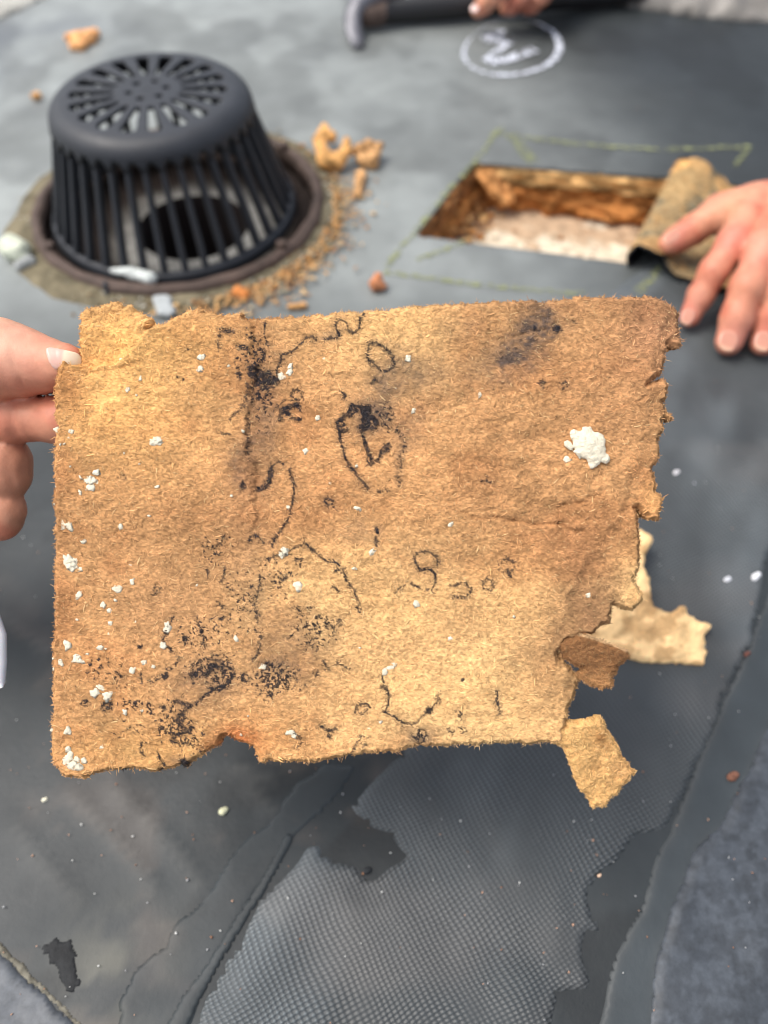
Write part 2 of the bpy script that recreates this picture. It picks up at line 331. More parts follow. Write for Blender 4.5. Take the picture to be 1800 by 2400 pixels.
wd = .0018+.0046*np.clip(np.cos(ang-.15), 0, 1)+.004*np.exp(-((ang-1.85)/.35)**2)+.002*np.exp(-((ang-2.9)/.4)**2)-.0022*np.exp(-((ang-4.6)/.7)**2)
ribbon('chalk_circle', el, np.maximum(wd, .0012), M_wchalk)
ribbon('chalk_letter', dense([(1182, 74), (1160, 81), (1140, 90), (1142, 94), (1168, 97), (1198, 104)]), .0095, M_wchalk, .0010)
ribbon('chalk_letter', dense([(1194, 103), (1165, 122), (1140, 142)]), .006, M_wchalk, .0012)
ribbon('chalk_letter', dense([(1138, 138), (1158, 148), (1200, 138), (1254, 119)]), .0105, M_wchalk, .0014)
for pts, wq in (([(900, 638), (1000, 652), (1120, 668), (1240, 680), (1370, 690)], .0045), ([(905, 625), (960, 560), (1040, 460), (1110, 385), (1175, 296)], .0045), ([(975, 612), (1030, 590), (1090, 568)], .005),
            ([(1150, 310), (1250, 325), (1400, 343), (1560, 352), (1760, 345)], .005), ([(1198, 316), (1225, 350), (1250, 382)], .010), ([(1490, 690), (1530, 650), (1556, 622)], .006), ([(1722, 390), (1752, 352)], .004)):
    ribbon('chalk_line', dense(pts), wq, M_ychalk)

# ------------------------------------------------------------------ implicit surfaces
def cap(P, a, b, ra, rb):
    a = np.array(a); b = np.array(b); ab = b-a; t = np.clip(((P-a)@ab)/(ab@ab+1e-12), 0, 1)
    return np.linalg.norm(P-a-t[..., None]*ab, axis=-1)-(ra+(rb-ra)*t)
def smin(a, b, k):
    h = np.clip(.5+.5*(b-a)/k, 0, 1); return b*(1-h)+a*h-k*h*(1-h)
def nets(fn, mn, mx, h, smooth=1):
    ax = [np.arange(mn[i]-2*h, mx[i]+3*h, h) for i in range(3)]; S = [len(a) for a in ax]; Fv = np.empty(S)
    YY, ZZ = np.meshgrid(ax[1], ax[2], indexing='ij')
    for i, xv in enumerate(ax[0]): Fv[i] = fn(np.stack([np.full_like(YY, xv), YY, ZZ], -1))
    s = Fv < 0; acc = np.zeros([S[0]-1, S[1]-1, S[2]-1, 3]); cnt = np.zeros([S[0]-1, S[1]-1, S[2]-1])
    sl = lambda o: tuple(slice(o[i], S[i]-1+o[i]) for i in range(3))
    for d in range(3):
        for a in (0, 1):
            for b in (0, 1):
                o0 = [0, 0, 0]; oth = [i for i in range(3) if i != d]; o0[oth[0]] = a; o0[oth[1]] = b; o1 = list(o0); o1[d] = 1
                f0, f1 = Fv[sl(o0)], Fv[sl(o1)]; m = (f0 < 0) != (f1 < 0); t = np.where(m, f0/np.where(m, f0-f1, 1), 0)
                p = np.zeros(acc.shape); p[..., oth[0]] = a; p[..., oth[1]] = b; p[..., d] = t
                acc += p*m[..., None]; cnt += m
    act = cnt > 0; ids = -np.ones(act.shape, int); ids[act] = np.arange(act.sum())
    base = np.stack(np.nonzero(act), -1); V = np.array([a[0] for a in ax])+(base+acc[act]/cnt[act][:, None])*h
    Q = []
    for d in range(3):
        a, b = [(1, 2), (2, 0), (0, 1)][d]
        f0 = np.moveaxis(s, (d, a, b), (0, 1, 2)); idm = np.moveaxis(ids, (d, a, b), (0, 1, 2))
        m = f0[:-1] != f0[1:]; i, j, k = np.nonzero(m[:, 1:-1, 1:-1]); j += 1; k += 1
        qd = np.stack([idm[i, j-1, k-1], idm[i, j, k-1], idm[i, j, k], idm[i, j-1, k]], -1)
        fl = ~f0[i, j, k]; qd[fl] = qd[fl][:, ::-1]; Q.append(qd)
    Q = np.concatenate(Q); Q = Q[(Q >= 0).all(1)]
    for _ in range(smooth):
        e = np.concatenate([Q[:, [0, 1]], Q[:, [1, 2]], Q[:, [2, 3]], Q[:, [3, 0]]]); A = np.zeros_like(V); c = np.zeros(len(V))
        for i in range(3): A[:, i] = np.bincount(e[:, 0], V[e[:, 1], i], len(V))+np.bincount(e[:, 1], V[e[:, 0], i], len(V))
        c = np.bincount(e[:, 0], minlength=len(V))+np.bincount(e[:, 1], minlength=len(V)); V = V*.45+.55*A/np.maximum(c, 1)[:, None]
    return V, Q
def n3(P, s, seed): return (vn(P[..., 0]*s+P[..., 2]*s*.7, P[..., 1]*s-P[..., 2]*s*.6, seed)+vn(P[..., 1]*s+P[..., 2]*s, P[..., 0]*s+3, seed+9))*.5-.5
def blob(name, caps, k, h, m, colf, amp=0., ns=200., parent=None, label=None, cat=None, group=None, seed=1):
    A = np.array([c[0] for c in caps]+[c[1] for c in caps]); r = max(max(c[2], c[3]) for c in caps)+amp*2
    def fn(P):
        d = None
        for c in caps:
            e = cap(P, *c); d = e if d is None else smin(d, e, k)
        if amp: d = d+amp*2*n3(P, ns, seed)+amp*n3(P, ns*2.7, seed+3)
        return d
    V, Q = nets(fn, A.min(0)-r, A.max(0)+r, h, 0 if amp else 1)
    c = A.mean(0); c[2] = V[:, 2].min()
    return tag(mk(name, V, Q, m, parent, colf(V), origin=None if parent else c), label, cat, group)

# ------------------------------------------------------------------ roof drain
def lathe(name, prof, n, m, parent, c=(0, 0), closed=True, col=None, c2=None, fz=None):
    P = np.array(prof, float); a = np.linspace(0, 2*np.pi, n, endpoint=False); k = len(P); V = []
    for i, (r, z) in enumerate(P):
        t = i/max(k-1, 1); cx = c[0]+(c2[0]-c[0])*t if c2 else c[0]; cy = c[1]+(c2[1]-c[1])*t if c2 else c[1]
        rr = r+(fz(a, i) if fz else 0); V.append(np.c_[cx+rr*np.cos(a), cy+rr*np.sin(a), np.full(n, z)])
    V = np.concatenate(V); f = []; kk = k if closed else k-1
    for i in range(kk):
        j = (i+1) % k
        f += [(i*n+s, i*n+(s+1) % n, j*n+(s+1) % n, j*n+s) for s in range(n)]
    return mk(name, V, f, m, parent, None if col is None else (col(V) if callable(col) else col))
drain = empty('roof_drain', DR, 'black domed roof drain strainer with vertical bars on a rusty clamping ring', 'roof drain')
dx, dy = DR[:2]
# crown: slotted top, rolled shoulder, scalloped lower edge
NT = 304; rr = list(np.linspace(.0008, .0545, 52)); prof = [(r, .0830-.0016*(r/.0545)**2) for r in rr]
for k in range(1, 9):
    a = k/8*math.pi*.47; prof.append((.0545+.0102*math.sin(a), .0814-.0102*(1-math.cos(a))*.9))
prof += [(.0651, .0705), (.0656, .0672)]
NB = 38; ang = np.linspace(0, 2*np.pi, NT, endpoint=False); K = len(prof); V = []
ph = np.abs(((ang*NB/(2*np.pi)) % 1)-.5)*2          # 1 at bars, 0 mid-slot
for i, (r, z) in enumerate(prof):
    zz = np.full(NT, z)
    if i == K-1: zz = z-.0006+.0042*np.sqrt(np.clip(1-(ph/.62)**2, 0, 1))
    V.append(np.c_[dx+r*np.cos(ang), dy+r*np.sin(ang), zz])
V = np.concatenate(V); f = []
NS = 18
def slot(r, a):
    if .0215 < r < .0515:
        d = ((a*NS/(2*math.pi)+.25) % 1)-.5; wd_ = (.0021+(r-.0235)/.029*.0032)
        wd_ *= min(1, math.sqrt(max(0, 1-((r-.048)/.0036)**2))) if r > .048 else 1
        return abs(d)*2*math.pi/NS*r < wd_
    for k in range(6):
        b = k*math.pi/3+.3
        if math.hypot(r*math.cos(a)-.0122*math.cos(b), r*math.sin(a)-.0122*math.sin(b)) < .0027: return True
    return False
for i in range(K-1):
    rm = (prof[i][0]+prof[i+1][0])/2
    for s in range(NT):
        if i < 51 and slot(rm, (ang[s]+math.pi/NT)): continue
        f.append((i*NT+s, i*NT+(s+1) % NT, (i+1)*NT+(s+1) % NT, (i+1)*NT+s))
crown = mk('crown', V, f, M_dome, drain); so_ = crown.modifiers.new('thickness', 'SOLIDIFY'); so_.thickness = .0026; so_.offset = -1
# bars
def bar_mesh():
    V = []; f = []; n = 7
    for k in range(n):
        t = k/(n-1); z = .0715-.066*t; Rr = .0656+(.0864-.0656)*t; w_ = .0017+.0006*t; dp = .0046
        for (o, s) in ((0, -.75), (.0006, -.3), (.0006, .3), (0, .75), (-dp, .9), (-dp, -.9)): V.append((Rr+o, s*w_*1.2, z))
    for k in range(n-1):
        for s in range(6): f.append((k*6+s, k*6+(s+1) % 6, (k+1)*6+(s+1) % 6, (k+1)*6+s))
    f += [tuple(range(6)), tuple(range((n-1)*6, n*6))[::-1]]
    return np.array(V), f
bv, bf = bar_mesh(); b0 = mk('bar', bv+np.array([dx, dy, 0]), bf, M_dome, drain, smooth=False)
for k in range(1, NB):
    b = b0.copy(); COL.objects.link(b); b.parent = drain; b.rotation_euler = (0, 0, (k)*2*math.pi/NB)
lathe('base_ring', [(.0825, .001), (.083, .0055), (.0862, .0065), (.0878, .0052), (.0892, .0015), (.0892, -.002), (.0825, -.002)], 128, M_dome, drain, (dx, dy))
lathe('clamping_ring', [(.0975, -.0075), (.0975, .0055), (.0988, .0088), (.1015, .0096), (.1045, .0088), (.1062, .0062), (.1072, -.0035), (.0985, -.0075)], 128, M_rust, drain, tuple(RIMC),
      fz=lambda a, i: .0005*np.sin(a*9+i)+.0004*np.sin(a*23))
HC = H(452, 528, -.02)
def scl(V):  # pale silt round the hole; rusty outer bowl, with interior shade painted in
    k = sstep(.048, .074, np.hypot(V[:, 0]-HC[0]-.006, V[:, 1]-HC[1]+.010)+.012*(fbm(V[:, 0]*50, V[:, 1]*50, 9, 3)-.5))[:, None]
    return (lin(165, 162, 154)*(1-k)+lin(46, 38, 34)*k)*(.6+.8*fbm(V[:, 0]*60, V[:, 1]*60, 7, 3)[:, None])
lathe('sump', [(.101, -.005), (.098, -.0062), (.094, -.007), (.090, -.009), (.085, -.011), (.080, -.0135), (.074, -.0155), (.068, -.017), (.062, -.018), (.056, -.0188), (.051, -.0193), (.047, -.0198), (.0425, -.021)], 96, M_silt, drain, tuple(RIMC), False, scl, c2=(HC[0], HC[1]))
lathe('drain_pipe', [(.0425, -.021), (.041, -.026), (.0405, -.07), (.040, -.16), (.001, -.161)], 72, M_dark, drain, (HC[0], HC[1]), False)
def bolt(a):
    c = np.array([RIMC[0]+.0985*math.cos(a), RIMC[1]+.1015*math.sin(a), .0094])
    V = [c+np.array([r*math.cos(t), r*math.sin(t), zz]) for (r, zz) in ((.004, 0), (.004, .0025), (.0032, .0035)) for t in np.arange(6)*math.pi/3]
    f = [(k*6+s, k*6+(s+1) % 6, k*6+6+(s+1) % 6, k*6+6+s) for k in range(2) for s in range(6)]+[tuple(range(12, 18))]
    mk('bolt', V, f, M_rust, drain, smooth=False)
for a in (-.62, -2.5, .75, 2.3): bolt(a)
tq = H(246, 676, .006); blob('dark_gap', [((tq[0], tq[1]+.006, .0075), (tq[0]+.001, tq[1], .0085), .0016, .0018), ((tq[0]+.001, tq[1], .0085), (tq[0]+.002, tq[1]-.005, .001), .0018, .0014)], .001, .0007, M_dome, lambda V: np.zeros((len(V), 3)), parent=drain)  # black blob added to stand for the dark gap in the ring
# skirt of old mastic and grit round the ring
NA = 160; a = np.linspace(0, 2*np.pi, NA, endpoint=False); V = []; Cc = []
out = .0165+.006*(fbm(np.cos(a)*3, np.sin(a)*3, 5, 3)-.5)*2+.006*np.exp(-((np.abs(a-np.pi*1.15))/.5)**2)+.004*np.exp(-((np.abs(a-5.6))/.6)**2)
for t in np.linspace(0, 1, 9):
    r = .1045+out*t; xx = RIMC[0]+r*np.cos(a); yy = RIMC[1]+r*np.sin(a)
    zz = gz(xx, yy)+.0046*(1-t)**1.3+.0014*(vn(xx*420, yy*420, 5)-.3)*(1-t*.7)+.0003-.0012*(t == 1)
    V.append(np.c_[xx, yy, zz]); Cc.append(lin(112, 104, 84)*(.45+1.0*fbm(xx*140, yy*140, 8, 3)[:, None]))
V = np.concatenate(V); f = [(i*NA+s, i*NA+(s+1) % NA, (i+1)*NA+(s+1) % NA, (i+1)*NA+s) for i in range(8) for s in range(NA)]
mk('mastic_skirt', V, f, M_silt, drain, np.concatenate(Cc))
ico = None
def icos(sub=1):
    import bmesh
    bm = bmesh.new(); bmesh.ops.create_icosphere(bm, subdivisions=sub, radius=1); V = np.array([v.co[:] for v in bm.verts]); f = np.array([[v.index for v in fc.verts] for fc in bm.faces]); bm.free(); return V, f
IC1, IC2, IC3 = icos(1), icos(2), icos(3)
def scatter(name, pts, sizes, cols, m, parent=None, kind='stuff'):
    V = []; f = []; c = []; bv, bf = IC1; n = 0
    for p, s, cl in zip(pts, sizes, cols):
        d = bv*(.6+.8*rng.random((len(bv), 1)))*np.array([s*1.15, s*rng.uniform(.4, 1), s*rng.uniform(.2, .5)]); t = rng.uniform(0, 6.28)
        d = np.c_[d[:, 0]*math.cos(t)-d[:, 1]*math.sin(t), d[:, 0]*math.sin(t)+d[:, 1]*math.cos(t), d[:, 2]]
        V.append(d+p); f.append(bf+n); n += len(bv); c.append(np.tile(cl, (len(bv), 1)))
    return mk(name, np.concatenate(V), np.concatenate(f), m, parent, np.concatenate(c), smooth=False, kind=kind)
P = []; S = []; Cc = []
for k in range(520):
    a = rng.uniform(0, 6.283); r = .106+abs(rng.normal(0, .008)); P.append((RIMC[0]+r*math.cos(a), RIMC[1]+r*math.sin(a), .0045*max(0, 1-(r-.105)/.018))); S.append(rng.uniform(.0007, .002))
    Cc.append(lin(*[(150, 140, 115), (95, 85, 65), (175, 172, 160), (120, 95, 65)][rng.integers(4)])*rng.uniform(.6, 1.2))
scatter('grit', P, S, Cc, M_silt, drain)
P = []; S = []; Cc = []
for k in range(900):                       # rotten fibre crumbs on the right-hand side
    a = rng.choice([rng.normal(.1, .35), rng.normal(-.65, .35), rng.normal(-.9, .25)]); r = .112+abs(rng.normal(0, .012)); P.append((RIMC[0]+r*math.cos(a), RIMC[1]+r*math.sin(a), .002+.002*rng.random())); S.append(rng.uniform(.0005, .0022))
    Cc.append(lin(*[(214, 165, 106), (200, 145, 88), (224, 186, 132), (160, 118, 80), (170, 160, 135)][rng.integers(5)])*rng.uniform(.7, 1.1))
tag(scatter('fibre_crumbs', P, S, Cc, M_stone), 'loose orange fibre crumbs strewn round the right side of the drain ring', 'crumbs')

# loose pieces on the roof
def ocol(base, s=300, dark=.5): return lambda V: lin(*base)*(1-dark+2*dark*fbm(V[:, 0]*s+V[:, 2]*s, V[:, 1]*s, 4, 3)[:, None])
def HP(x, y, z): return tuple(H(x, y, z))
blob('fibre_clump', [(HP(762, 300, .014), HP(748, 330, .012), .0038, .0042), (HP(748, 330, .012), HP(764, 376, .009), .0044, .006), (HP(764, 376, .009), HP(792, 378, .008), .0062, .0052), (HP(792, 378, .008), HP(812, 352, .013), .0055, .004), (HP(812, 352, .013), HP(813, 332, .015), .004, .003), (HP(775, 320, .012), HP(768, 310, .015), .005, .003)],
     .003, .0009, M_stone, ocol((212, 160, 98), 350, .8), .0013, 430, label='curled orange clump of rotten fibre beside the drain ring', cat='fibre clump', group='rotten fibre pieces on the roof')
blob('fibre_clump', [(HP(838, 352, .008), HP(862, 340, .012), .004, .004), (HP(862, 340, .012), HP(885, 345, .010), .0036, .003), (HP(850, 375, .006), HP(872, 372, .006), .005, .004), (HP(885, 345, .010), HP(872, 380, .005), .004, .005), (HP(845, 410, .004), HP(838, 455, .003), .004, .0035)],
     .003, .0012, M_stone, ocol((192, 148, 100), 350, 1.), .0020, 380, label='brown crumbly fibre clump right of the curled orange clump', cat='fibre clump', group='rotten fibre pieces on the roof')
blob('fibre_chip', [(HP(162, 88, .003), HP(225, 76, .004), .004, .004), (HP(180, 100, .003), HP(210, 90, .004), .006, .006), (HP(172, 108, .003), HP(190, 108, .003), .004, .005)], .004, .0014, M_stone, ocol((224, 164, 108)), .0012, 300,
     label='large flat orange fibre chip beyond the drain dome', cat='fibre chip', group='rotten fibre pieces on the roof')
blob('fibre_chip', [(HP(80, 226, .003), HP(88, 224, .003), .0035, .0035)], .003, .001, M_stone, ocol((222, 168, 110)), .0008, 300, label='small round orange fibre chip left of the drain dome', cat='fibre chip', group='rotten fibre pieces on the roof')
blob('fibre_chip', [(HP(884, 662, .005), HP(886, 648, .008), .0048, .003), (HP(882, 668, .004), HP(902, 672, .003), .004, .0015)], .003, .0009, M_stone, ocol((178, 118, 82)), .0008, 300, label='reddish brown fibre nub standing between the drain and the cut opening', cat='fibre chip', group='rotten fibre pieces on the roof')
blob('fibre_chip', [(HP(680, 719, .002), HP(712, 716, .002), .0024, .0024)], .002, .0008, M_stone, ocol((205, 155, 100)), .0006, 300, label='flat tan fibre chip just behind the held board', cat='fibre chip', group='rotten fibre pieces on the roof')
blob('fibre_chip', [(HP(560, 686, .003), HP(572, 690, .003), .0045, .004)], .002, .0008, M_stone, ocol((205, 130, 70)), .0008, 300, label='orange fibre chip in the grit in front of the drain ring', cat='fibre chip', group='rotten fibre pieces on the roof')
blob('pale_stone', [(HP(30, 582, .007), HP(48, 588, .007), .0085, .0075), (HP(22, 568, .010), HP(38, 570, .010), .004, .005)], .004, .0013, M_stone, ocol((205, 210, 190), 200, .3), .0014, 260, label='pale greenish white lump of mortar left of the drain ring', cat='stone')
blob('grey_shard', [(HP(48, 622, .003), HP(72, 612, .004), .004, .004)], .004, .0012, M_stone, ocol((165, 168, 166), 200, .3), .001, 260, label='grey shard lying against the pale mortar lump', cat='shard')
def slab(name, pts, z0, th, m, col, label, cat, group=None, amp=.0006, seed=3, tilt=0):
    P = rough([H(*p)[:2] for p in pts], .002, amp, seed); U, q, sd, be = grid_patch([P], .0012, .004); x, y = U.T
    zt = z0+th*(.4+.6*sstep(0, .002, sd))+.0006*(vn(x*300, y*300, seed)-.5)+tilt*(y-y.min())
    V = np.c_[x, y, zt]; low = V.copy(); low[:, 2] = zt*0+z0+tilt*(y-y.min()); W, f, ub = skirt(V, q, be, low)
    c = W.mean(0); c[2] = W[:, 2].min(); return tag(mk(name, W, f, m, None, col(W), origin=c), label, cat, group)
slab('membrane_offcut', [(358, 698), (368, 690), (394, 692), (404, 712), (416, 742), (404, 752), (372, 748), (362, 720)], .0035, .002, M_stone, lambda V: np.broadcast_to(lin(165, 170, 170), (len(V), 3)), 'flat light grey offcut tab in front of the drain ring', 'offcut')
blob('white_shaving', [(HP(262, 634, .008), HP(310, 640, .009), .0018, .0035), (HP(310, 640, .009), HP(352, 652, .009), .0035, .0045)], .003, .0008, M_stone, ocol((195, 200, 196), 200, .25), .0006, 300, label='long whitish shaving lying on the front of the drain ring', cat='shaving')
# specks in front
for (px, py, r, cl, lb) in ((105, 1876, .0011, (225, 220, 195), 'tiny cream foam crumb on the dark membrane at lower left'), (525, 1902, .0019, (220, 218, 180), 'cream foam crumb on the membrane below the notch in the board'),
        (1705, 1360, .0018, (215, 216, 220), 'white crumb left of the bright crumb pair at right'), (1775, 1352, .0024, (238, 238, 240), 'bright white crumb beside the seam at right'), (1584, 1112, .0022, (215, 212, 214), 'white crumb on the textured strip right of the board'),
        (1628, 1136, .0013, (215, 216, 222), 'small white crumb below the crumb right of the board'), (1718, 1822, .0026, (120, 82, 66), 'reddish brown chip on the slate sheet at lower right'), (1406, 2053, .0008, (225, 190, 160), 'tiny tan grain at the torn edge of the textured strip'),
        (1752, 1535, .0016, (112, 72, 62), 'small brown chip beside the lap seam at right'), (862, 2042, .0016, (46, 48, 50), 'small black tar crumb below the board')):
    c = H(px, py, r*.45)
    blob('crumb', [(tuple(c+np.array([-r*.4, 0, 0])), tuple(c+np.array([r*.35, r*.5, 0])), r*.8, r*.65)], r*.5, r*.3, M_stone, ocol(cl, 500, .25), r*.3, .5/r, label=lb, cat='crumb', group='crumbs on the membrane', seed=int(px))
P = []; S = []; Cc = []
for k in range(420):
    px = rng.uniform(-50, 1850); py = rng.uniform(1250, 2420) if rng.random() < .75 else rng.uniform(50, 1250); p = H(px, py)
    if math.hypot(p[0]-RIMC[0], p[1]-RIMC[1]) < .125: continue
    if .0 < p[0] < .24 and .44 < p[1] < .6: continue
    p[2] = .0012+gz(p[0], p[1]); P.append(p); S.append(rng.uniform(.00018, .0005)); Cc.append(lin(*[(190, 150, 125), (205, 205, 200), (150, 110, 85), (170, 170, 170)][rng.integers(4)]))
tag(scatter('roof_dust', P, S, Cc, M_stone), 'fine pale specks and grains scattered over the dark membrane', 'dust')

# ------------------------------------------------------------------ cut opening with rotten insulation
cav = empty('roof_opening', (*np.mean(HOLE, 0), -.036), kind='structure')
hA, hB, hC_, hD = [np.array(p) for p in HOLE]     # far left, near left, near right, far right
ctr = np.mean(HOLE, 0); ex = [p+(p-ctr)*.30 for p in (hA, hB, hC_, hD)]
DEP = -.036
def uv(u, v, e=0): return (hB*(1-u)+hC_*u)*(1-v)+(hA*(1-u)+hD*u)*v
uu, vv = np.meshgrid(np.linspace(-.25, 1.3, 110), np.linspace(-.3, 1.25, 80)); XY = np.array([uv(a_, b_) for a_, b_ in zip(uu.ravel(), vv.ravel())]); x, y = XY.T
z = DEP+.003*(fbm(x*60, y*60, 3, 4)-.5)
c = lin(214, 200, 176)*(.8+.4*fbm(x*55, y*55, 13, 3)[:, None])
wh = np.exp(-(((uu.ravel()-.12)/.16)**2+((vv.ravel()-.12)/.2)**2))*sstep(.3, .6, fbm(x*70, y*70, 17, 3)); c = c*(1-wh[:, None])+lin(238, 236, 228)*wh[:, None]
rot = sstep(.5, .7, fbm(x*45, y*45, 23, 4)+.25*(np.abs(vv.ravel()-.05) < .12)-.05+.35*sstep(.5, .8, vv.ravel())); c = c*(1-.6*rot[:, None])+lin(150, 105, 62)*.6*rot[:, None]
n = 110; f = [(j*n+i, j*n+i+1, (j+1)*n+i+1, (j+1)*n+i) for j in range(79) for i in range(109)]
mk('deck', np.c_[x, y, z], f, M_silt, cav, c)
def wall(name, p0, p1, nrm, ztop, zbot, bulge, colr, seed, amp=.004, push=0.):
    L = np.linalg.norm(p1-p0); nu = int(L/.0016); nv = int((ztop-zbot)/.0016)+2; V = []
    S_, T_ = np.meshgrid(np.linspace(0, 1, nu), np.linspace(0, 1, nv)); s = S_.ravel(); t = T_.ravel()
    o = bulge+amp*(fbm(s*L*70, t*9+seed, seed, 4)-.5)*2+.0034*(vn(s*L*110, t*(ztop-zbot)*1400, seed+2)-.5)+push*np.exp(-((s-.72)/.16)**2-((t-.65)/.25)**2)
    o = np.where((t == 0) | (t == 1), o-.004, o)
    P = (p0+(p1-p0)*s[:, None])+nrm*o[:, None]; V = np.c_[P, ztop+(zbot-ztop)*t]
    ly = fbm(s*L*40, t*(ztop-zbot)*700, seed+4, 3); c = lin(*colr)*(.5+1.0*ly[:, None]); dk = sstep(.55, .75, fbm(s*L*50, t*3, seed+7, 3)); c = c*(1-.5*dk[:, None])
    f = [(j*nu+i, j*nu+i+1, (j+1)*nu+i+1, (j+1)*nu+i) for j in range(nv-1) for i in range(nu-1)]
    # a lid reaching back under the membrane closes the layer
    k = len(V); V = np.concatenate([V, np.c_[p0-nrm*.03, ztop][None] if False else np.array([[*(p0-nrm*.03), ztop], [*(p1-nrm*.03), ztop]])]); c = np.concatenate([c, c[:2]])
    f += [(i, i+1, k+1 if i >= nu//2 else k) for i in range(nu-1)]+[(nu//2, k, k+1)]
    return mk(name, V, f, M_silt, cav, c)
def nin(a, b):
    d = b-a; n_ = np.array([-d[1], d[0]]); n_ /= np.linalg.norm(n_); return n_ if n_@(ctr-a) > 0 else -n_
fa, fb = uv(-.12, 1.0), uv(1.15, 1.0); N_ = nin(fa, fb)
wall('insulation_layer', fa, fb, N_, -.002, -.017, .001, (222, 178, 118), 5, .0045)
wall('insulation_layer', fa, fb, N_, -.017, DEP-.002, .004, (176, 116, 62), 15, .007, .012)
la, lb_ = uv(.0, 1.12), uv(.0, -.1); N_ = nin(la, lb_)
wall('insulation_layer', la, lb_, N_, -.002, -.018, .002, (165, 115, 70), 25, .006)
wall('insulation_layer', la, lb_, N_, -.018, DEP-.002, .006, (186, 130, 74), 35, .006)
na, nb = uv(-.1, -.02), uv(1.1, -.02); wall('insulation_layer', na, nb, nin(na, nb), -.002, DEP-.002, -.001, (165, 120, 72), 45, .003)
ra, rb = uv(1.02, -.1), uv(1.02, 1.1); wall('insulation_layer', ra, rb, nin(ra, rb), -.002, DEP-.002, -.001, (150, 105, 62), 55, .003)
c0 = np.array(HP(1138, 422, -.010)); c1 = np.array(HP(1176, 470, -.024))
blob('fibre_chunk', [(tuple(c0), tuple(c1), .0050, .0058), (tuple(c0+[.006, .003, 0]), tuple(c1+[.007, .002, 0]), .0042, .005), (tuple(c0+[-.006, .003, .002]), tuple(c0+[.004, .002, .002]), .004, .003)], .004, .0011, M_stone, ocol((205, 146, 88), 350, .6), .0026, 200, label='orange chunk of fibre leaning in the far corner of the cut opening', cat='fibre chunk')
P = []; S = []; Cc = []
for k in range(190):
    u_, v_ = (rng.uniform(0, 1), abs(rng.normal(0, .07))+.02) if k % 3 == 0 else ((abs(rng.normal(0, .09))+.02, rng.uniform(.05, .95)) if k % 3 == 1 else (rng.uniform(.1, 1), rng.uniform(.3, .75)))
    P.append((*uv(u_, v_), DEP+.002)); S.append(rng.uniform(.0006, .0022)); Cc.append(lin(*[(190, 135, 80), (160, 105, 60), (215, 200, 175), (205, 160, 105)][rng.integers(4)])*rng.uniform(.7, 1.1))
for k in range(160):
    v_ = rng.uniform(-.05, 1); u_ = abs(rng.normal(0, .07))+.015; P.append((*uv(u_, v_), DEP+.012*max(0, 1-u_/.12)+.002)); S.append(rng.uniform(.0015, .0042)); Cc.append(lin(*[(206, 150, 92), (176, 120, 72), (224, 180, 120), (150, 104, 64)][rng.integers(4)])*rng.uniform(.7, 1.1))
scatter('crumbs', P, S, Cc, M_stone, cav)
# flap of cut membrane, folded over towards the hand
hin = uv(1.0, .0); hfar = uv(1.0, 1.0); vd = hfar-hin; VL = np.linalg.norm(vd); vd = vd/VL; ud = np.array([vd[1], -vd[0]])
prof = [(.0006, -.0045), (-.0032, .002), (-.0052, .0085), (-.0022, .0135), (.005, .0158), (.014, .0142), (.0205, .0092), (.026, .0055), (.030, .0035), (.042, .0032), (.056, .0042), (.072, .0052)]
pp = []
for a_, b_ in zip(prof[:-1], prof[1:]):
    for k in range(5): pp.append((a_[0]+(b_[0]-a_[0])*k/5, a_[1]+(b_[1]-a_[1])*k/5))
pp = np.array(pp+[prof[-1]]); ker = np.array([1, 2, 3, 2, 1])/9
for _ in range(2):
    for i in (0, 1): pp[2:-2, i] = np.convolve(pp[:, i], ker, 'valid')
nu = len(pp); nv = 74; V = []; Cc = []
for j in range(nv):
    t = j/(nv-1); v = -.006+t*(VL+.012); sc_ = 1+.25*t
    jag = .0035*(fbm(np.array([t*14.]), np.array([2.]), 3, 3)[0]-.5)*2
    for (u_, z_) in pp:
        uo = u_*sc_+(jag if u_ > .06 else 0); vo = v+(.004*(vn(np.array([u_*160]), np.array([1. if j == 0 else 4.]), 9)[0]-.5)*2 if j in (0, nv-1) else 0)
        p = hin+ud*uo+vd*vo; V.append((p[0], p[1], z_*(1-.15*math.sin(t*3)+.28*max(0, 1-t/.3))+.0008*math.sin(t*9+u_*60)))
V = np.array(V); x, y = V[:, 0], V[:, 1]
tan_ = sstep(.40, .62, fbm(x*80, y*80, 43, 5)+.03+.10*(V[:, 2] > .011)); gr_ = sstep(.3, .62, fbm(x*34+3, y*34, 53, 3))[:, None]; cT = lin(124, 114, 90)*(1-tan_[:, None])+(lin(206, 158, 98)*(1-gr_*.6)+lin(128, 120, 92)*gr_*.6)*tan_[:, None]; cT = cT*(.7+.6*fbm(x*200, y*200, 47, 3)[:, None])
tv_ = np.repeat(np.linspace(0, 1, nv), nu); gk = (sstep(.75, .2, tv_+.5*(fbm(x*70, y*70, 59, 3)-.5))*.4)[:, None]; cT = cT*(1-gk)+lin(104, 100, 84)*gk; V[:, 2] += .0010*(vn(x*420, y*420, 61)-.5)*(tv_ > .01)*(tv_ < .99)
f = [(j*nu+i, (j+1)*nu+i, (j+1)*nu+i+1, j*nu+i+1) for j in range(nv-1) for i in range(nu-1)]
flap = empty('membrane_flap', (*(hin+ud*.02+vd*VL/2), 0), 'cut membrane flap folded back with tan fibre stuck to its underside', 'membrane flap')
mk('fibre_backing', V, f, M_silt, flap, cT)
Vn = np.zeros_like(V); fa_ = np.array(f); nn = np.cross(V[fa_[:, 1]]-V[fa_[:, 0]], V[fa_[:, 2]]-V[fa_[:, 0]])
for k in range(4): np.add.at(Vn, fa_[:, k], nn)
Vn /= np.linalg.norm(Vn, axis=1)[:, None]+1e-15
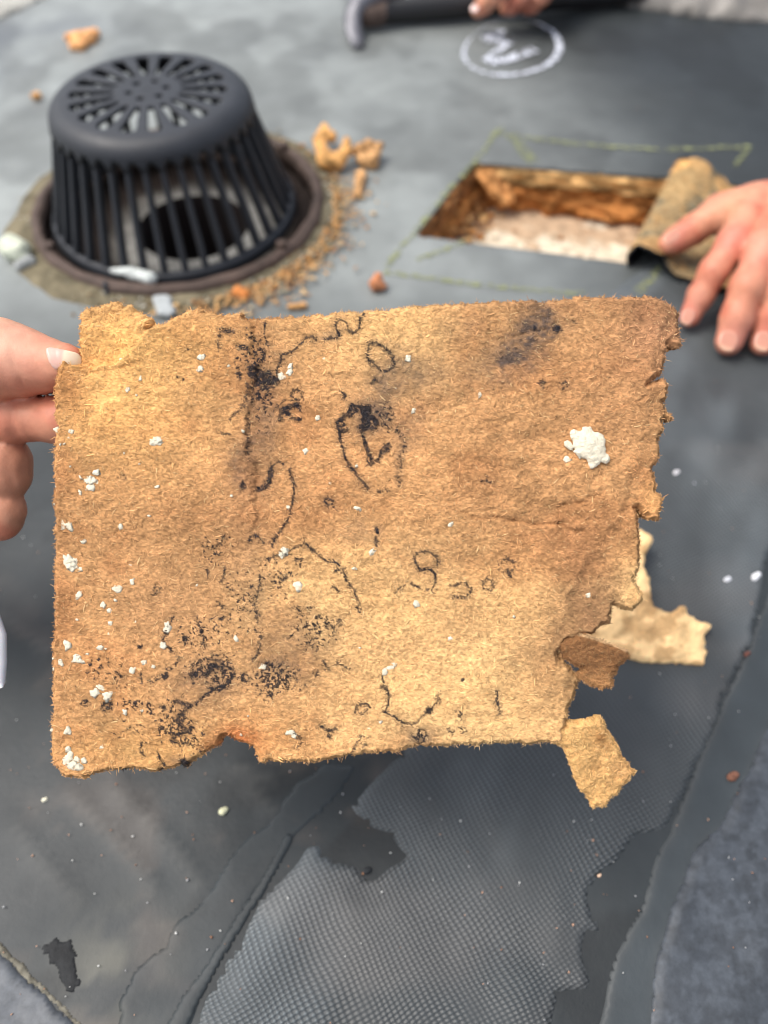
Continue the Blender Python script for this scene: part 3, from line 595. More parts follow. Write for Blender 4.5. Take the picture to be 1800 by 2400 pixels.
if Vn[nu*30+nu//3][2] < 0: Vn = -Vn
V2 = V-Vn*.0016; rimf = []
loop = [i for i in range(nu)]+[j*nu+nu-1 for j in range(1, nv)]+[(nv-1)*nu+i for i in range(nu-2, -1, -1)]+[j*nu for j in range(nv-2, 0, -1)]
V1 = V-Vn*.0002; n = len(V); f2 = [tuple(n+k for k in q_) for q_ in f]+[(loop[k], loop[(k+1) % len(loop)], n+loop[(k+1) % len(loop)], n+loop[k]) for k in range(len(loop))]
ki = rng.integers(nu, len(V)-nu, 420); scatter('stuck_fibre', V[ki]+np.array([0, 0, .0004]), rng.uniform(.0004, .0014, 420), [lin(*[(200, 152, 92), (176, 132, 84), (150, 112, 74), (110, 100, 80), (214, 176, 124)][rng.integers(5)])*rng.uniform(.7, 1.1) for _ in ki], M_stone, flap)
mk('rubber_layer', np.concatenate([V1, V2]), f2, M_mem, flap, lin(24, 25, 27))

# ------------------------------------------------------------------ the fibreboard
OUT = [(166,722),(181,711),(203,706),(239,697),(271,701),(278,715),(300,711),(307,722),(325,728),(347,744),(349,755),(345,766),(362,764),(380,758),(405,744),(434,730),(461,719),(485,728),(521,735),(561,731),(575,740),(579,748),(600,744),(627,742),(681,740),(753,737),(789,728),(844,728),(916,722),(970,715),(1014,711),(1100,709),(1184,701),(1269,705),(1311,703),(1370,696),(1450,696),(1530,692),(1547,699),(1564,705),(1581,711),(1600,730),(1594,755),(1596,781),(1604,800),(1592,812),(1583,804),(1570,802),(1568,819),(1560,852),(1556,874),(1543,881),(1516,901),(1535,893),(1560,888),(1570,903),(1568,924),(1558,943),(1566,962),(1583,975),(1577,985),(1560,973),(1558,983),(1566,998),(1560,1009),(1549,1021),(1551,1055),(1547,1080),(1537,1097),(1543,1131),(1545,1148),(1562,1173),(1556,1211),(1551,1222),(1530,1215),(1513,1203),(1494,1190),(1501,1215),(1505,1249),(1507,1300),(1501,1284),(1507,1313),(1503,1339),(1492,1360),(1505,1381),(1513,1406),(1501,1427),(1484,1436),(1463,1429),(1442,1417),(1437,1448),(1437,1461),(1416,1469),(1395,1486),(1389,1491),(1368,1490),(1340,1500),(1318,1520),(1330,1560),(1345,1575),(1370,1596),(1357,1606),(1349,1638),(1336,1659),(1330,1680),(1324,1706),(1321,1741),(1300,1744),(1233,1748),(1160,1748),(1089,1750),(1022,1752),(959,1754),(938,1767),(874,1767),(811,1773),(760,1784),(684,1788),(634,1784),(608,1786),(599,1769),(595,1760),(578,1752),(565,1744),(553,1742),(538,1727),(527,1725),(515,1739),(508,1758),(498,1754),(477,1769),(456,1780),(435,1803),(422,1796),(363,1809),(295,1807),(236,1811),(203,1820),(198,1832),(186,1828),(148,1824),(127,1799),(116,1777),(116,1714),(120,1630),(118,1566),(122,1486),(122,1419),(123,1350),(127,1192),(125,1120),(125,1048),(132,997),(128,932),(132,881),(137,856),(150,842),(158,856),(168,850),(166,820),(166,769)]
D0 = FOCUS; PX = D0/F
def BM(U, h):                              # board plane: photo units on the plane at D0, h metres proud of it
    return CW+FW*(D0-np.asarray(h))[..., None]+RT*((U[..., 0]-900)*PX)[..., None]+UP*((1200-U[..., 1])*PX)[..., None]
def pl_d(x, y, pts):
    return seg_d(x, y, pts)
CREASE = [(577, 742), (592, 800), (594, 880), (580, 960), (578, 1040), (590, 1110), (592, 1200), (580, 1280)]
CRACKS = [([(1159, 1212), (1214, 1222), (1260, 1230), (1311, 1228), (1336, 1241), (1370, 1249)], 7, .0007), ([(1324, 1182), (1362, 1179), (1387, 1165), (1412, 1158)], 6, .0006), ([(1172, 810), (1205, 789), (1239, 776), (1286, 772)], 4, .0004),
          ([(1311, 1228), (1309, 1190), (1324, 1182)], 5, .0004), ([(1440, 960), (1480, 945), (1520, 930)], 5, .0004), ([(1080, 1200), (1120, 1215), (1159, 1212)], 6, .0004), ([(150, 862), (200, 872), (260, 868), (330, 850)], 8, .0006), ([(250, 720), (262, 725), (275, 722)], 4, .0004)]
def relief(x, y, sd):
    h = .0022*(fbm(x/330, y/330, 2, 2)-.5)+.0010*(fbm(x/85, y/70, 12, 3)-.5)
    h = h+.00060*(fbm(x/26, y/17, 22, 4)-.5)+.00022*(vn(x/10+.3*y/10, y/6.0, 32)-.5)+.00022*(vn(x/4.8, y/3.4-.2*x/4, 42)-.5)
    # left of the crease the face layer stands a little higher
    cx = np.interp(y, [p[1] for p in CREASE], [p[0] for p in CREASE]); cx = cx+16*(vn(y/23, y*0, 5)-.5)+9*(vn(y/8, y*0, 6)-.5)+14*(fbm(x/12, y/12, 7, 2)-.5)
    s = sstep(9, -3, x-cx)*sstep(735, 770, y)*sstep(1330, 1180, y); h = h+.0010*s-.0006*np.exp(-((x-cx-6)/8)**2)*vn(y/40, y*0, 8)*sstep(1250, 1100, y)
    for pts, wd_, dp in CRACKS:
        d = pl_d(x+5*(vn(x/8, y/8, 3)-.5), y+5*(vn(x/8, y/8, 4)-.5), pts); h = h-dp*np.exp(-(d/(wd_*.7))**2)*(.3+1.2*vn(x/17, y/17, 66))
    wk = np.exp(-(((x-1310)/190)**2+((y-1110)/170)**2)); h = h+wk*(.0020*(np.abs(fbm(x/95+y/300, y/60, 61, 3)-.5)*-2+.3)+.0006*(fbm(x/40, y/22, 62, 2)-.5))
    # peeled corner top left lies deeper
    ed = np.interp(x, [140, 165, 200, 240, 280, 320, 352, 400], [838, 853, 862, 858, 846, 815, 770, 700])+8*(vn(x/9, y/9, 8)-.5)
    t = sstep(5, -9, y-ed)*sstep(400, 345, x); h = h-(.0047*sstep(360, 180, x)+.0008)*t
    # delaminated, lower face along the torn right side
    rt = np.interp(y, [690, 900, 1000, 1100, 1250, 1400, 1500, 1600], [1590, 1520, 1530, 1480, 1440, 1330, 1290, 1340])+60*(fbm(x/60, y/60, 7, 3)-.5)
    h = h-.0012*sstep(-10, 25, x-rt)
    h = h-.0024*np.exp(-(((x-560)/46)**2+((y-1752)/40)**2))      # scooped notch at the bottom
    return h-.0018*(1-sstep(0, 9, sd))
STAINS = [ # x, y, rx, ry, strength, colour
    (1560,760,110,120,.55,(128,82,62)), (1480,860,180,180,.28,(150,98,66)), (1440,1080,150,170,.3,(152,102,64)), (1370,1300,110,90,.42,(134,88,58)), (1395,1440,90,110,.7,(112,74,50)), (1310,1520,110,70,.45,(122,80,52)), (1200,1000,260,170,.22,(160,108,68)), (1160,1180,200,120,.22,(160,106,66)), (1260,1240,130,50,.3,(142,92,56)),
    (135,1300,42,560,.45,(150,98,58)), (250,1120,200,160,.25,(168,110,66)), (160,900,60,80,.4,(150,92,48)), (330,1290,160,120,.2,(168,116,72)), (420,1440,160,110,.35,(150,104,70)), (520,1290,120,110,.25,(156,106,68)), (300,1660,230,160,.15,(170,116,68)), (596,950,26,230,.42,(124,80,50)), (560,1180,60,150,.3,(140,92,60)), (700,1030,150,170,.22,(178,116,70)), (720,1180,220,90,.18,(170,112,68)),
    (560,1740,60,42,.85,(176,88,42)), (500,1750,32,40,.5,(140,80,44)), (640,1720,90,50,.3,(190,120,64)), (1290,705,260,28,.4,(140,92,60)), (640,742,130,14,.4,(150,100,56)), (950,1520,120,40,.25,(160,108,66)), (1080,1450,60,60,.25,(158,108,68)), (1300,1620,60,40,.3,(150,104,66)), (950,870,150,110,.25,(150,120,84))]
LIGHTS = [(270,960,190,150,.6,(222,164,92)), (330,800,220,80,.5,(214,156,86)), (240,790,100,90,.4,(206,148,78)), (920,770,170,110,.5,(216,166,100)), (1100,1560,330,190,.55,(224,176,112)), (720,1420,230,130,.45,(216,168,106)), (1030,1360,260,110,.4,(212,160,98)), (400,1760,260,60,.45,(218,168,98)), (1480,1370,70,90,.8,(222,172,108)), (1530,1180,30,40,.6,(214,156,90)), (1050,1720,300,50,.5,(222,174,112)), (1430,1100,90,70,.3,(205,150,92)), (950,1060,120,130,.25,(206,146,88))]
STROKES = [ # points, width, gappiness, halo
    ([(853,733),(844,748),(842,769),(829,782),(818,775),(811,755),(798,748),(787,757),(789,775),(797,787),(786,793),(764,795)],4.2,0,.25),
    ([(739,795),(731,787),(717,793),(702,807),(688,822),(659,831),(659,845),(648,869),(652,881)],4,.15,.25),
    ([(581,903),(578,936),(565,961),(551,972),(540,983)],5,.55,0), ([(527,1019),(537,1018)],5,0,0), ([(592,856),(594,925),(583,975),(580,1012),(581,1077)],5,1.0,.5), ([(621,755),(619,784),(625,805)],3.5,.2,.1),
    ([(682,927),(688,916),(697,915),(706,920),(708,930),(702,938),(692,938),(684,932),(682,927)],2.8,0,.1),
    ([(655,983),(662,960),(678,955),(697,948),(702,962)],11,.3,.3), ([(657,973),(668,966),(690,981),(702,982)],9,.35,.2), ([(652,955),(660,942),(672,938)],2.5,.2,.1),
    ([(862,824),(865,805),(880,804),(901,813),(920,834),(925,856),(909,869),(892,869),(872,849),(860,838),(862,824)],4,.3,.5), ([(880,804),(901,813),(914,830)],6,.25,.4),
    ([(825,950),(818,968),(789,990),(795,1008),(797,1030),(804,1051),(809,1077),(825,1098),(840,1117),(862,1145)],6.5,.12,.45), ([(797,1012),(812,1008)],8,.3,.2), ([(886,1153),(893,1155)],6,0,0), ([(909,1149),(911,1149)],3.5,0,0),
    ([(825,950),(847,954),(862,965)],9,.1,.8), ([(862,964),(858,985),(850,1003)],24,.12,.9), ([(866,975),(872,990),(862,1000)],12,.5,.6), ([(608,870),(620,885),(632,900),(650,885)],10,.3,.4), ([(589,862),(600,880),(606,900)],12,.35,.5), ([(847,1012),(856,1041),(867,1066)],8,.2,.4), ([(867,1066),(869,1088),(883,1080),(891,1066)],9,.25,.3), ([(895,1060),(909,1044)],13,.2,.4), ([(820,975),(835,965)],7,.2,.5),
    ([(930,1004),(948,1033),(948,1051),(938,1084),(934,1120),(939,1135)],3.4,.8,.5), ([(634,1098),(652,1080),(666,1088)],3.5,.1,.3), ([(679,1102),(688,1131),(690,1153),(684,1182),(677,1214),(666,1232),(645,1261),(637,1279)],4.5,.3,.2), ([(634,1105),(630,1125),(622,1140),(606,1147)],12,.15,.4), ([(570,1128),(572,1142)],9,.3,.2),
    ([(764,1170),(777,1170),(779,1180),(768,1184),(763,1176)],5.5,0,.4), ([(778,1186),(786,1192)],4,.4,.2), ([(880,1238),(886,1247)],8,.1,.5), ([(881,1260),(882,1280)],5,.3,.5),
    ([(583,1268),(586,1258),(594,1254),(608,1261),(617,1272)],3.8,.05,.2), ([(623,1312),(652,1301),(674,1294)],4,.25,.1), ([(674,1294),(695,1281),(713,1272)],4.2,.4,.1), ([(713,1272),(731,1286),(749,1305),(764,1315),(789,1319),(795,1326)],5,0,.15), ([(805,1334),(811,1360),(821,1372),(828,1381),(836,1402),(842,1412)],4.5,.35,.1), ([(786,1337),(794,1335)],8,.1,.2),
    ([(971,1309),(976,1298),(992,1293),(1012,1297),(1024,1307),(1028,1317),(1023,1332)],3.8,.05,.1), ([(971,1309),(980,1330),(988,1337),(1009,1334),(1020,1347),(1022,1364),(1013,1383),(999,1383)],4.2,.12,.1), ([(984,1337),(1004,1334)],6,.1,.1), ([(982,1377),(970,1372),(957,1370)],4,.3,.1), ([(948,1372),(933,1381),(930,1388)],4,.5,.1),
    ([(1056,1374),(1085,1366),(1100,1372),(1106,1380),(1102,1391),(1089,1398),(1062,1398)],3.6,.4,.1), ([(1132,1372),(1134,1362),(1144,1356),(1157,1362),(1157,1374),(1151,1385),(1138,1385),(1132,1372)],3,.55,.1), ([(1170,1325),(1178,1314),(1191,1311),(1208,1322),(1203,1339),(1186,1342),(1170,1325)],3,.55,.1), ([(1190,1336),(1195,1351)],6,.2,.1),
    ([(610,1350),(603,1398),(597,1427)],4,.3,.1), ([(597,1432),(603,1440),(604,1454)],4,.5,.1), ([(599,1474),(611,1484),(612,1500),(608,1520),(601,1541),(592,1543)],3.6,.35,.1),
    ([(897,1584),(899,1613),(908,1620),(913,1632),(910,1651),(904,1668)],4.4,.05,.1), ([(898,1668),(921,1678),(942,1695),(967,1700),(980,1692),(992,1677)],4.2,.25,.1), ([(997,1672),(1022,1649),(1030,1625)],4,.6,.1),
    ([(832,1668),(836,1655),(857,1649),(868,1659)],4.4,.2,.2), ([(832,1670),(849,1674),(862,1664)],3,.5,.3), ([(830,1758),(836,1738),(848,1726),(861,1728)],3.6,.4,.1), ([(828,1760),(838,1762),(850,1752),(858,1742)],4,.4,.1),
    ([(1165,1621),(1167,1647),(1172,1672)],4.5,.45,.4), ([(1075,1666),(1082,1676),(1076,1682)],3,.3,.1), ([(1082,1708),(1091,1708),(1094,1714),(1086,1717),(1082,1708)],2.4,.1,.1), ([(1052,1714),(1060,1718)],4,.4,.1),
    ([(462,1647),(478,1632),(492,1622),(506,1615),(540,1600)],6,.2,.3), ([(450,1560),(480,1545),(510,1548),(548,1570),(540,1600)],6,.55,.4), ([(480,1580),(500,1560),(520,1565)],16,.5,.4), ([(488,1610),(510,1616),(528,1606)],12,.35,.4), ([(447,1580),(462,1578)],14,.4,.5),
    ([(571,1578),(580,1580),(584,1590),(577,1598),(569,1594),(568,1584),(571,1578)],3.6,0,.4), ([(405,1448),(392,1478),(384,1499),(387,1512),(399,1520),(403,1528)],4,.3,.2), ([(418,1541),(416,1552),(409,1558)],4.5,.2,.1), ([(460,1444),(466,1465),(477,1495),(481,1520)],3.6,.45,.2),
    ([(412,1643),(425,1645),(445,1653)],8,.3,.3), ([(450,1655),(425,1670),(416,1682),(428,1700),(442,1712)],5.5,.25,.4), ([(440,1712),(415,1722),(405,1735),(425,1745),(440,1740)],9,.55,.3), ([(371,1765),(378,1780),(386,1792),(380,1803),(372,1806)],4.5,.35,.2), ([(335,1740),(330,1760),(338,1768)],3.5,.4,.1), ([(332,1575),(335,1600)],4,.3,.1), ([(346,1594),(360,1597),(374,1588)],3,.4,.1),
    ([(522,1258),(518,1270),(506,1282)],4,.5,.1), ([(527,1335),(523,1350),(518,1364)],3.5,.4,.1), ([(483,1337),(486,1346)],7,.3,.2), ([(512,1415),(522,1425)],5,.4,.1), ([(517,1452),(523,1445)],6,.3,.1), ([(360,1376),(372,1376),(374,1388),(362,1390)],3,.5,.1), ([(661,1362),(672,1355),(671,1346)],4,.4,.1), ([(695,1310),(708,1308),(702,1322),(706,1330)],4,.4,.1), ([(695,1425),(703,1433)],4,.3,.1), ([(718,1424),(730,1425)],5,.4,.2), ([(782,1375),(793,1386)],5,.3,.1), ([(795,1455),(800,1458)],7,.3,.1), ([(778,1465),(785,1480)],4,.4,.1), ([(838,1425),(843,1436)],4,.4,.1), ([(790,1548),(805,1560),(816,1568)],4,.5,.1), ([(758,1550),(770,1570)],5,.5,.1), ([(740,1580),(745,1570)],5,.3,.1),
    ([(690,1715),(700,1725),(705,1735)],5,.5,.4), ([(697,1750),(706,1742)],4,.4,.1), ([(750,1700),(770,1712),(785,1705)],7,.6,.4), ([(770,1718),(775,1728)],5,.4,.2), ([(1140,1128),(1150,1130)],6,.1,.3), ([(1128,1128),(1140,1124)],3,.4,.1), ([(515,790),(517,779),(530,776),(540,780),(547,778)],4,.3,.6), ([(512,805),(516,818)],5,.5,.1), ([(1262,897),(1270,893),(1276,899),(1270,905),(1262,897)],2.6,.1,.3), ([(1316,900),(1326,893),(1334,902),(1324,908)],2.6,.3,.3), ([(1345,755),(1349,756)],3.5,0,0), ([(800,920),(812,930),(806,938)],4,.3,.2), ([(870,900),(878,890)],7,.3,.5)]
BLOBS = [(870,985,20,26,.5),(800,992,13,16,.5),(905,1050,12,12,.5),(835,958,16,10,.5),(868,1080,12,12,.45),(634,888,24,22,.55),(594,874,13,16,.6),(608,902,15,12,.5),(561,881,7,11,.65),(612,832,12,18,.45),(605,920,10,24,.45),(202,1647,11,10,.7),(253,1655,15,14,.5),(278,1588,10,8,.4),(240,1562,5,4,.8),(213,1558,4,4,.8),(207,1575,5,4,.8),(386,1583,9,9,.7),(329,1516,6,6,.6),(435,1499,8,9,.6),(318,1647,4,5,.8),(350,1651,5,8,.7),(384,1655,6,6,.8),(291,1807,8,5,.8),(430,1792,13,16,.7),(570,1138,7,10,.6),(390,1480,5,12,.7),(1005,1666,9,10,.55),(984,1727,22,20,.42),(1250,770,8,6,.4),(1305,772,12,10,.5),(240,1562,4,4,.7),(290,1120,9,8,.2),(540,1745,5,5,.2),(440,820,6,4,.2),(418,886,5,3,.6),(432,890,3,3,.6),(570,815,16,9,.4),(1085,1596,5,4,.5),(396,1568,8,4,.6),(280,1580,6,4,.4)]
FIELDS = [(642,1590,78,52,.52,5),(500,1575,62,50,.50,6),(415,1690,50,70,.47,6),(740,1480,70,60,.40,5),(500,1290,55,50,.36,6),(590,830,40,60,.46,6),(260,1580,80,60,.28,7),(330,1650,70,20,.46,7),(470,1480,70,60,.34,6),(560,1400,60,120,.30,6),(640,1360,60,70,.30,6),(610,900,30,110,.42,6),(450,1730,60,50,.40,6),(900,980,60,50,.38,6),(330,1700,120,60,.22,6)]
SMUDGE = [(1265,760,56,50,.5), (1290,735,30,24,.4), (1235,800,60,44,.5),(1305,778,16,12,.6),(1195,835,56,44,.62),(1215,812,46,36,.42),(1150,860,60,40,.25),(960,860,60,46,.3),(905,900,40,60,.35),(890,960,50,50,.35),(935,1040,26,60,.25),(925,800,60,26,.15),(1100,770,60,40,.15),(620,1000,36,110,.28),(630,840,60,60,.18),(690,1500,120,90,.2),(660,1560,90,60,.28),(480,1600,90,60,.25),(830,1250,40,30,.15),(1000,1320,120,60,.1),(775,800,30,14,.3),(800,780,18,20,.2),(560,1090,30,60,.3),(985,1725,40,24,.3),(430,1790,30,16,.3),(600,1380,50,120,.15),(960,1000,40,60,.2),(1010,870,50,16,.2)]
def board_col(x, y, sd):
    wx = x+22*(fbm(x/45, y/45, 101, 2)-.5)*2; wy = y+22*(fbm(x/45, y/45, 102, 2)-.5)*2
    c = np.broadcast_to(lin(192, 137, 84), (len(x), 3)).copy()
    for L in (LIGHTS, STAINS):
        for (a, b, rx, ry, s, cl) in L:
            k = np.minimum(np.exp(-(((wx-a)/rx)**2+((wy-b)/ry)**2))*s*(0.95 if L is STAINS else 1.), .95); c = c*(1-k[:, None])+lin(*cl)*k[:, None]
    n1 = fbm(x/120, y/90, 111, 4); n2 = fbm(x/30, y/18, 112, 3); n3_ = vn(x/6+.25*y/6, y/3.4, 113)
    c = c*np.array([.99, 1.13, 1.34])*(.78+.44*n1[:, None])*(.82+.42*n2[:, None])*(.72+.58*n3_[:, None])
    rb_ = sstep(.5, .8, fbm(x/140+7, y/110, 115, 4))
    for pts, wd_, dp in CRACKS:
        k = .32*(np.exp(-(seg_d(wx*.2+x*.8, wy*.2+y*.8, pts)/(wd_*.55))**2)*(.2+vn(x/14, y/14, 67)))[:, None]; c = c*(1-k)+lin(118, 74, 42)*k
    c = np.minimum(c*(1-.16*rb_[:, None]*np.array([.6, 1, 1.15])), .82)
    sm = np.zeros(len(x))
    for (a, b, rx, ry, s) in SMUDGE: sm = np.maximum(sm, s*np.exp(-(((wx-a)/rx)**2+((wy-b)/ry)**2)))
    sm = sm*1.55*(.45+1.1*fbm(x/11, y/8, 121, 3)); c = c*(1-np.clip(sm, 0, .85)[:, None])+lin(58, 58, 62)*np.clip(sm, 0, .85)[:, None]
    m = np.zeros(len(x)); ha = np.zeros(len(x))
    sx = x+1.7*(vn(x/7, y/7, 131)-.5)*2+.9*(vn(x/3, y/3, 133)-.5)*2; sy = y+1.7*(vn(x/7, y/7, 132)-.5)*2+.9*(vn(x/3, y/3, 134)-.5)*2
    gap = vn(x/6.5, y/6.5, 141)*.65+vn(x/2.6, y/2.6, 142)*.35
    for pts, wd_, g, hl in STROKES:
        P = np.array(pts); mg = wd_*2+26; s = (x > P[:, 0].min()-mg) & (x < P[:, 0].max()+mg) & (y > P[:, 1].min()-mg) & (y < P[:, 1].max()+mg)
        if not s.any(): continue
        d = seg_d(sx[s], sy[s], pts); k = 1-sstep(wd_*.5-.9, wd_*.5+1.2, d+(gap[s]-.5)*wd_*.5+(vn(x[s]/13, y[s]/13, 145)-.47)*wd_*.42)
        if g: k = k*sstep(g*.55, g*.55+.14, gap[s])
        m[s] = np.maximum(m[s], k*(.80+.17*sstep(.3, .6, vn(x[s]/9, y[s]/9, 143)))); sp_ = sstep(.80, .90, vn(x[s]/3.4, y[s]/3.0, 144)*.75+.35*np.exp(-(d/12)**2))*np.exp(-(d/16)**2)*.8; m[s] = np.maximum(m[s], sp_)
        if hl: ha[s] = np.maximum(ha[s], hl*np.exp(-(d/(wd_+6))**2)*(.3+gap[s]))
    for (a, b, rx, ry, s_) in BLOBS:
        s = (np.abs(x-a) < rx*2.2) & (np.abs(y-b) < ry*2.2); r2 = ((sx[s]-a)/rx)**2+((sy[s]-b)/ry)**2
        m[s] = np.maximum(m[s], (1-sstep(.7, 1.5, r2+(gap[s]-.5)*1.6))*sstep(.62-s_*.5, .75-s_*.5, gap[s])*.95); ha[s] = np.maximum(ha[s], .35*np.exp(-r2*.6))
    for (a, b, rx, ry, s_, g) in FIELDS:
        s = (np.abs(x-a) < rx*2) & (np.abs(y-b) < ry*2); e = np.exp(-(((wx[s]-a)/rx)**2+((wy[s]-b)/ry)**2)**1.5)
        k = vn(x[s]/(g*.8)+.3*y[s]/g, y[s]/(g*.85), 151)*.55+vn(x[s]/(g*.42), y[s]/(g*.42), 152)*.45; m[s] = np.maximum(m[s], sstep(1-s_*e, 1.1-s_*e, k+.06)*.95)
    c = c*(1-.55*np.clip(ha, 0, .8)[:, None])+lin(60, 58, 60)*.55*np.clip(ha, 0, .8)[:, None]
    c = c*(1-m[:, None])+lin(34, 33, 37)*m[:, None]
    e = np.exp(-(sd/5)**2)[:, None]; return c*(1-.12*e), m
board = empty('fibreboard_piece', BM(np.array([700., 1790.]), np.array(-.003)), 'torn tan fibreboard piece with black mould lines and white crumbs held up in front', 'fibreboard')
SPX = 2.3
OUTR = rough(OUT, 4, 3.8, 9)
TEAR = rough([(1306, 1527), (1312, 1523), (1318, 1532), (1316, 1545), (1321, 1556), (1312, 1552), (1307, 1540)], 3, 1.5, 2)
U, q, sd, be = grid_patch([OUTR, TEAR], SPX, 26); bx, by = U.T
bh = relief(bx, by, sd); bc, bm_ = board_col(bx, by, sd)
V = BM(U, bh); low = BM(U, np.minimum(bh, 0)-.0044)
W, f, ub = skirt(V, q, be, low); mk('panel', W, f, M_board, board, np.concatenate([bc, bc[ub]*.9]))
Ub, qb, sdb, beb = grid_patch([[(p[0]*.996+3.4, p[1]*.996+5) for p in OUT]], 9, 20)
mk('back_face', BM(Ub, -.0098-.0006*(1-sstep(0, 18, sdb))), qb[:, ::-1].copy(), M_board, board, lin(178, 128, 80)*(.7+.6*fbm(Ub[:, 0]/40, Ub[:, 1]/40, 3, 3)[:, None]))
# separate torn tongues
def tongue(name, poly, fh, cm, tint, th=.003, label=None):
    P = rough(poly, 4, 2.6, 21); U, q, sd, be = grid_patch([P], SPX, 20); x, y = U.T
    h = fh(x, y)+.00085*(fbm(x/26, y/17, 22, 3)-.5)+.0004*(vn(x/9, y/5, 32)-.5)+.0003*(vn(x/4.5, y/3.2, 42)-.5)-.0014*(1-sstep(0, 9, sd)); c = cm(x, y)*np.array([1.04, 1.15, 1.35])*(.7+.6*fbm(x/25, y/18, 77, 4)[:, None])*(.86+.28*vn(x/6, y/3.4, 113)[:, None])
    V = BM(U, h); low = BM(U, h-th); W, f, ub = skirt(V, q, be, low); o = mk(name, W, f, M_board, board, np.concatenate([c, c[ub]*.85]))
    W2 = BM(U, h-th); mk('back_face', W2, q[:, ::-1].copy(), M_board, o, c*.8)
    if label: o['label'] = label
    return U, h, c, P
T1 = [(1326,1706),(1340,1691),(1362,1697),(1391,1693),(1412,1689),(1427,1704),(1433,1727),(1450,1744),(1463,1773),(1482,1798),(1490,1811),(1505,1822),(1488,1841),(1471,1858),(1463,1874),(1442,1883),(1431,1904),(1412,1902),(1400,1906),(1391,1887),(1378,1866),(1366,1858),(1353,1824),(1340,1790),(1328,1758),(1314,1752),(1300,1746),(1296,1728),(1304,1712),(1314,1702)]
def c1(x, y):
    c = np.broadcast_to(lin(204, 154, 92), (len(x), 3)).copy()
    for (a, b, r, s, cl) in ((1412, 1735, 20, .75, (140, 88, 44)), (1430, 1760, 14, .5, (140, 92, 50)), (1470, 1815, 34, .35, (165, 112, 70)), (1405, 1805, 20, .3, (165, 112, 64)), (1352, 1730, 40, .3, (222, 172, 104))):
        k = s*np.exp(-(((x-a)/r)**2+((y-b)/r)**2)); c = c*(1-k[:, None])+lin(*cl)*k[:, None]
    return c
t1 = tongue('torn_tongue', T1, lambda x, y: -.001-.004*sstep(1330, 1500, x)+.0012*(fbm(x/50, y/50, 5, 2)-.5), c1, 1, label='tan tongue hanging by a thread from the lower right corner')
T2 = [(1318,1512),(1335,1500),(1368,1488),(1395,1499),(1437,1512),(1467,1524),(1465,1541),(1442,1558),(1437,1583),(1429,1609),(1404,1613),(1387,1606),(1370,1596),(1356,1580),(1368,1566),(1345,1558),(1325,1545)]
def c2(x, y):
    d = seg_d(x, y, [(1360, 1488), (1395, 1498), (1437, 1511), (1470, 1526)]); k = .7*sstep(4.5, 1.5, d); b = lin(128, 86, 50)*(1-.0)+0*x[:, None]; lo = sstep(1555, 1600, y); b = b*(1-.6*lo[:, None])+lin(176, 124, 74)*.6*lo[:, None]
    return b*(1-k[:, None])+lin(196, 156, 108)*k[:, None]
t2 = tongue('torn_tongue', T2, lambda x, y: .0005+.003*sstep(1350, 1460, x), c2, 1, label='dark brown curled tongue at the right torn edge')
# ---- loose fibres lying on the face and sticking out of the edges (too many to count)
def fibres(n, Us, hs, cs, ms, ln=(5, 20), wd_=(.9, 2.0), lift=.00025, bias=.0, bright=(.60, 1.5), dirs=None, out=False):
    k = rng.integers(0, len(Us), n); u = Us[k]+rng.uniform(-1.2, 1.2, (n, 2)); L = np.exp(rng.uniform(np.log(ln[0]), np.log(ln[1]), n)); w_ = rng.uniform(*wd_, n)*(.7+.02*L)
    th = rng.uniform(0, 2*np.pi, n) if dirs is None else dirs[k]+rng.normal(0, .75, n); th = np.where(rng.random(n) < bias, rng.normal(.1, .5, n), th)
    cv = rng.normal(0, .16, n); tt = np.array([-.5, -.17, .17, .5]) if not out else np.array([-.15, .25, .6, 1.])
    a = th[:, None]+cv[:, None]*tt; X = u[:, 0:1]+L[:, None]*tt*np.cos(a); Y = u[:, 1:2]+L[:, None]*tt*np.sin(a)
    hz = hs[k][:, None]+.00006+lift*rng.random((n, 1))+L[:, None]*PX*rng.normal(0, .07, (n, 1))*tt-(lift*2.0)*(tt**2)[None]*(0 if out else 1)
    nx = -np.sin(a); ny = np.cos(a); taper = np.array([.5, 1, .95, .35]); hw = w_[:, None]*.5*taper; roll = rng.normal(0, .35, (n, 1))
    Lp = BM(np.stack([X+nx*hw, Y+ny*hw], -1), hz+roll*hw*PX); Rp = BM(np.stack([X-nx*hw, Y-ny*hw], -1), hz-roll*hw*PX)
    V = np.concatenate([Lp, Rp], 1).reshape(-1, 3); o = np.arange(n)[:, None]*8; f = np.concatenate([o+np.array([[i, i+1, 5+i, 4+i]]) for i in range(3)])
    b = rng.uniform(*bright, n)[:, None]; straw = (rng.random(n) < .07)[:, None]; c = cs[k]*b; dark = ms[k][:, None]
    c = np.where(straw, c*.55+lin(236, 205, 150)*.45*(1-dark*.75), c); return V, f, np.repeat(c, 8, 0)
def join(parts):
    V = []; f = []; c = []; n = 0
    for a, b, d in parts: V.append(a); f.append(b+n); c.append(d); n += len(a)
    return np.concatenate(V), np.concatenate(f), np.concatenate(c)
ok = sd > 5
parts = [fibres(60000, U[ok], bh[ok], bc[ok], bm_[ok], (5, 13), (.7, 1.5), .00010, .3), fibres(4200, U[ok], bh[ok], bc[ok], bm_[ok], (10, 24), (1.2, 2.2), .0001, .3, (.9, 1.5))]
dk = ok & (bm_ > .6); parts.append(fibres(2600, U[dk], bh[dk], bc[dk], bm_[dk], (4, 11), (1.0, 2.2), .0002, .2, (.6, 2.2)))
mid = U[be].mean(1); tv = U[be[:, 1]]-U[be[:, 0]]; od = np.stack([tv[:, 1], -tv[:, 0]], 1); od /= np.linalg.norm(od, axis=1)[:, None]+1e-9; dirs = np.arctan2(od[:, 1], od[:, 0])
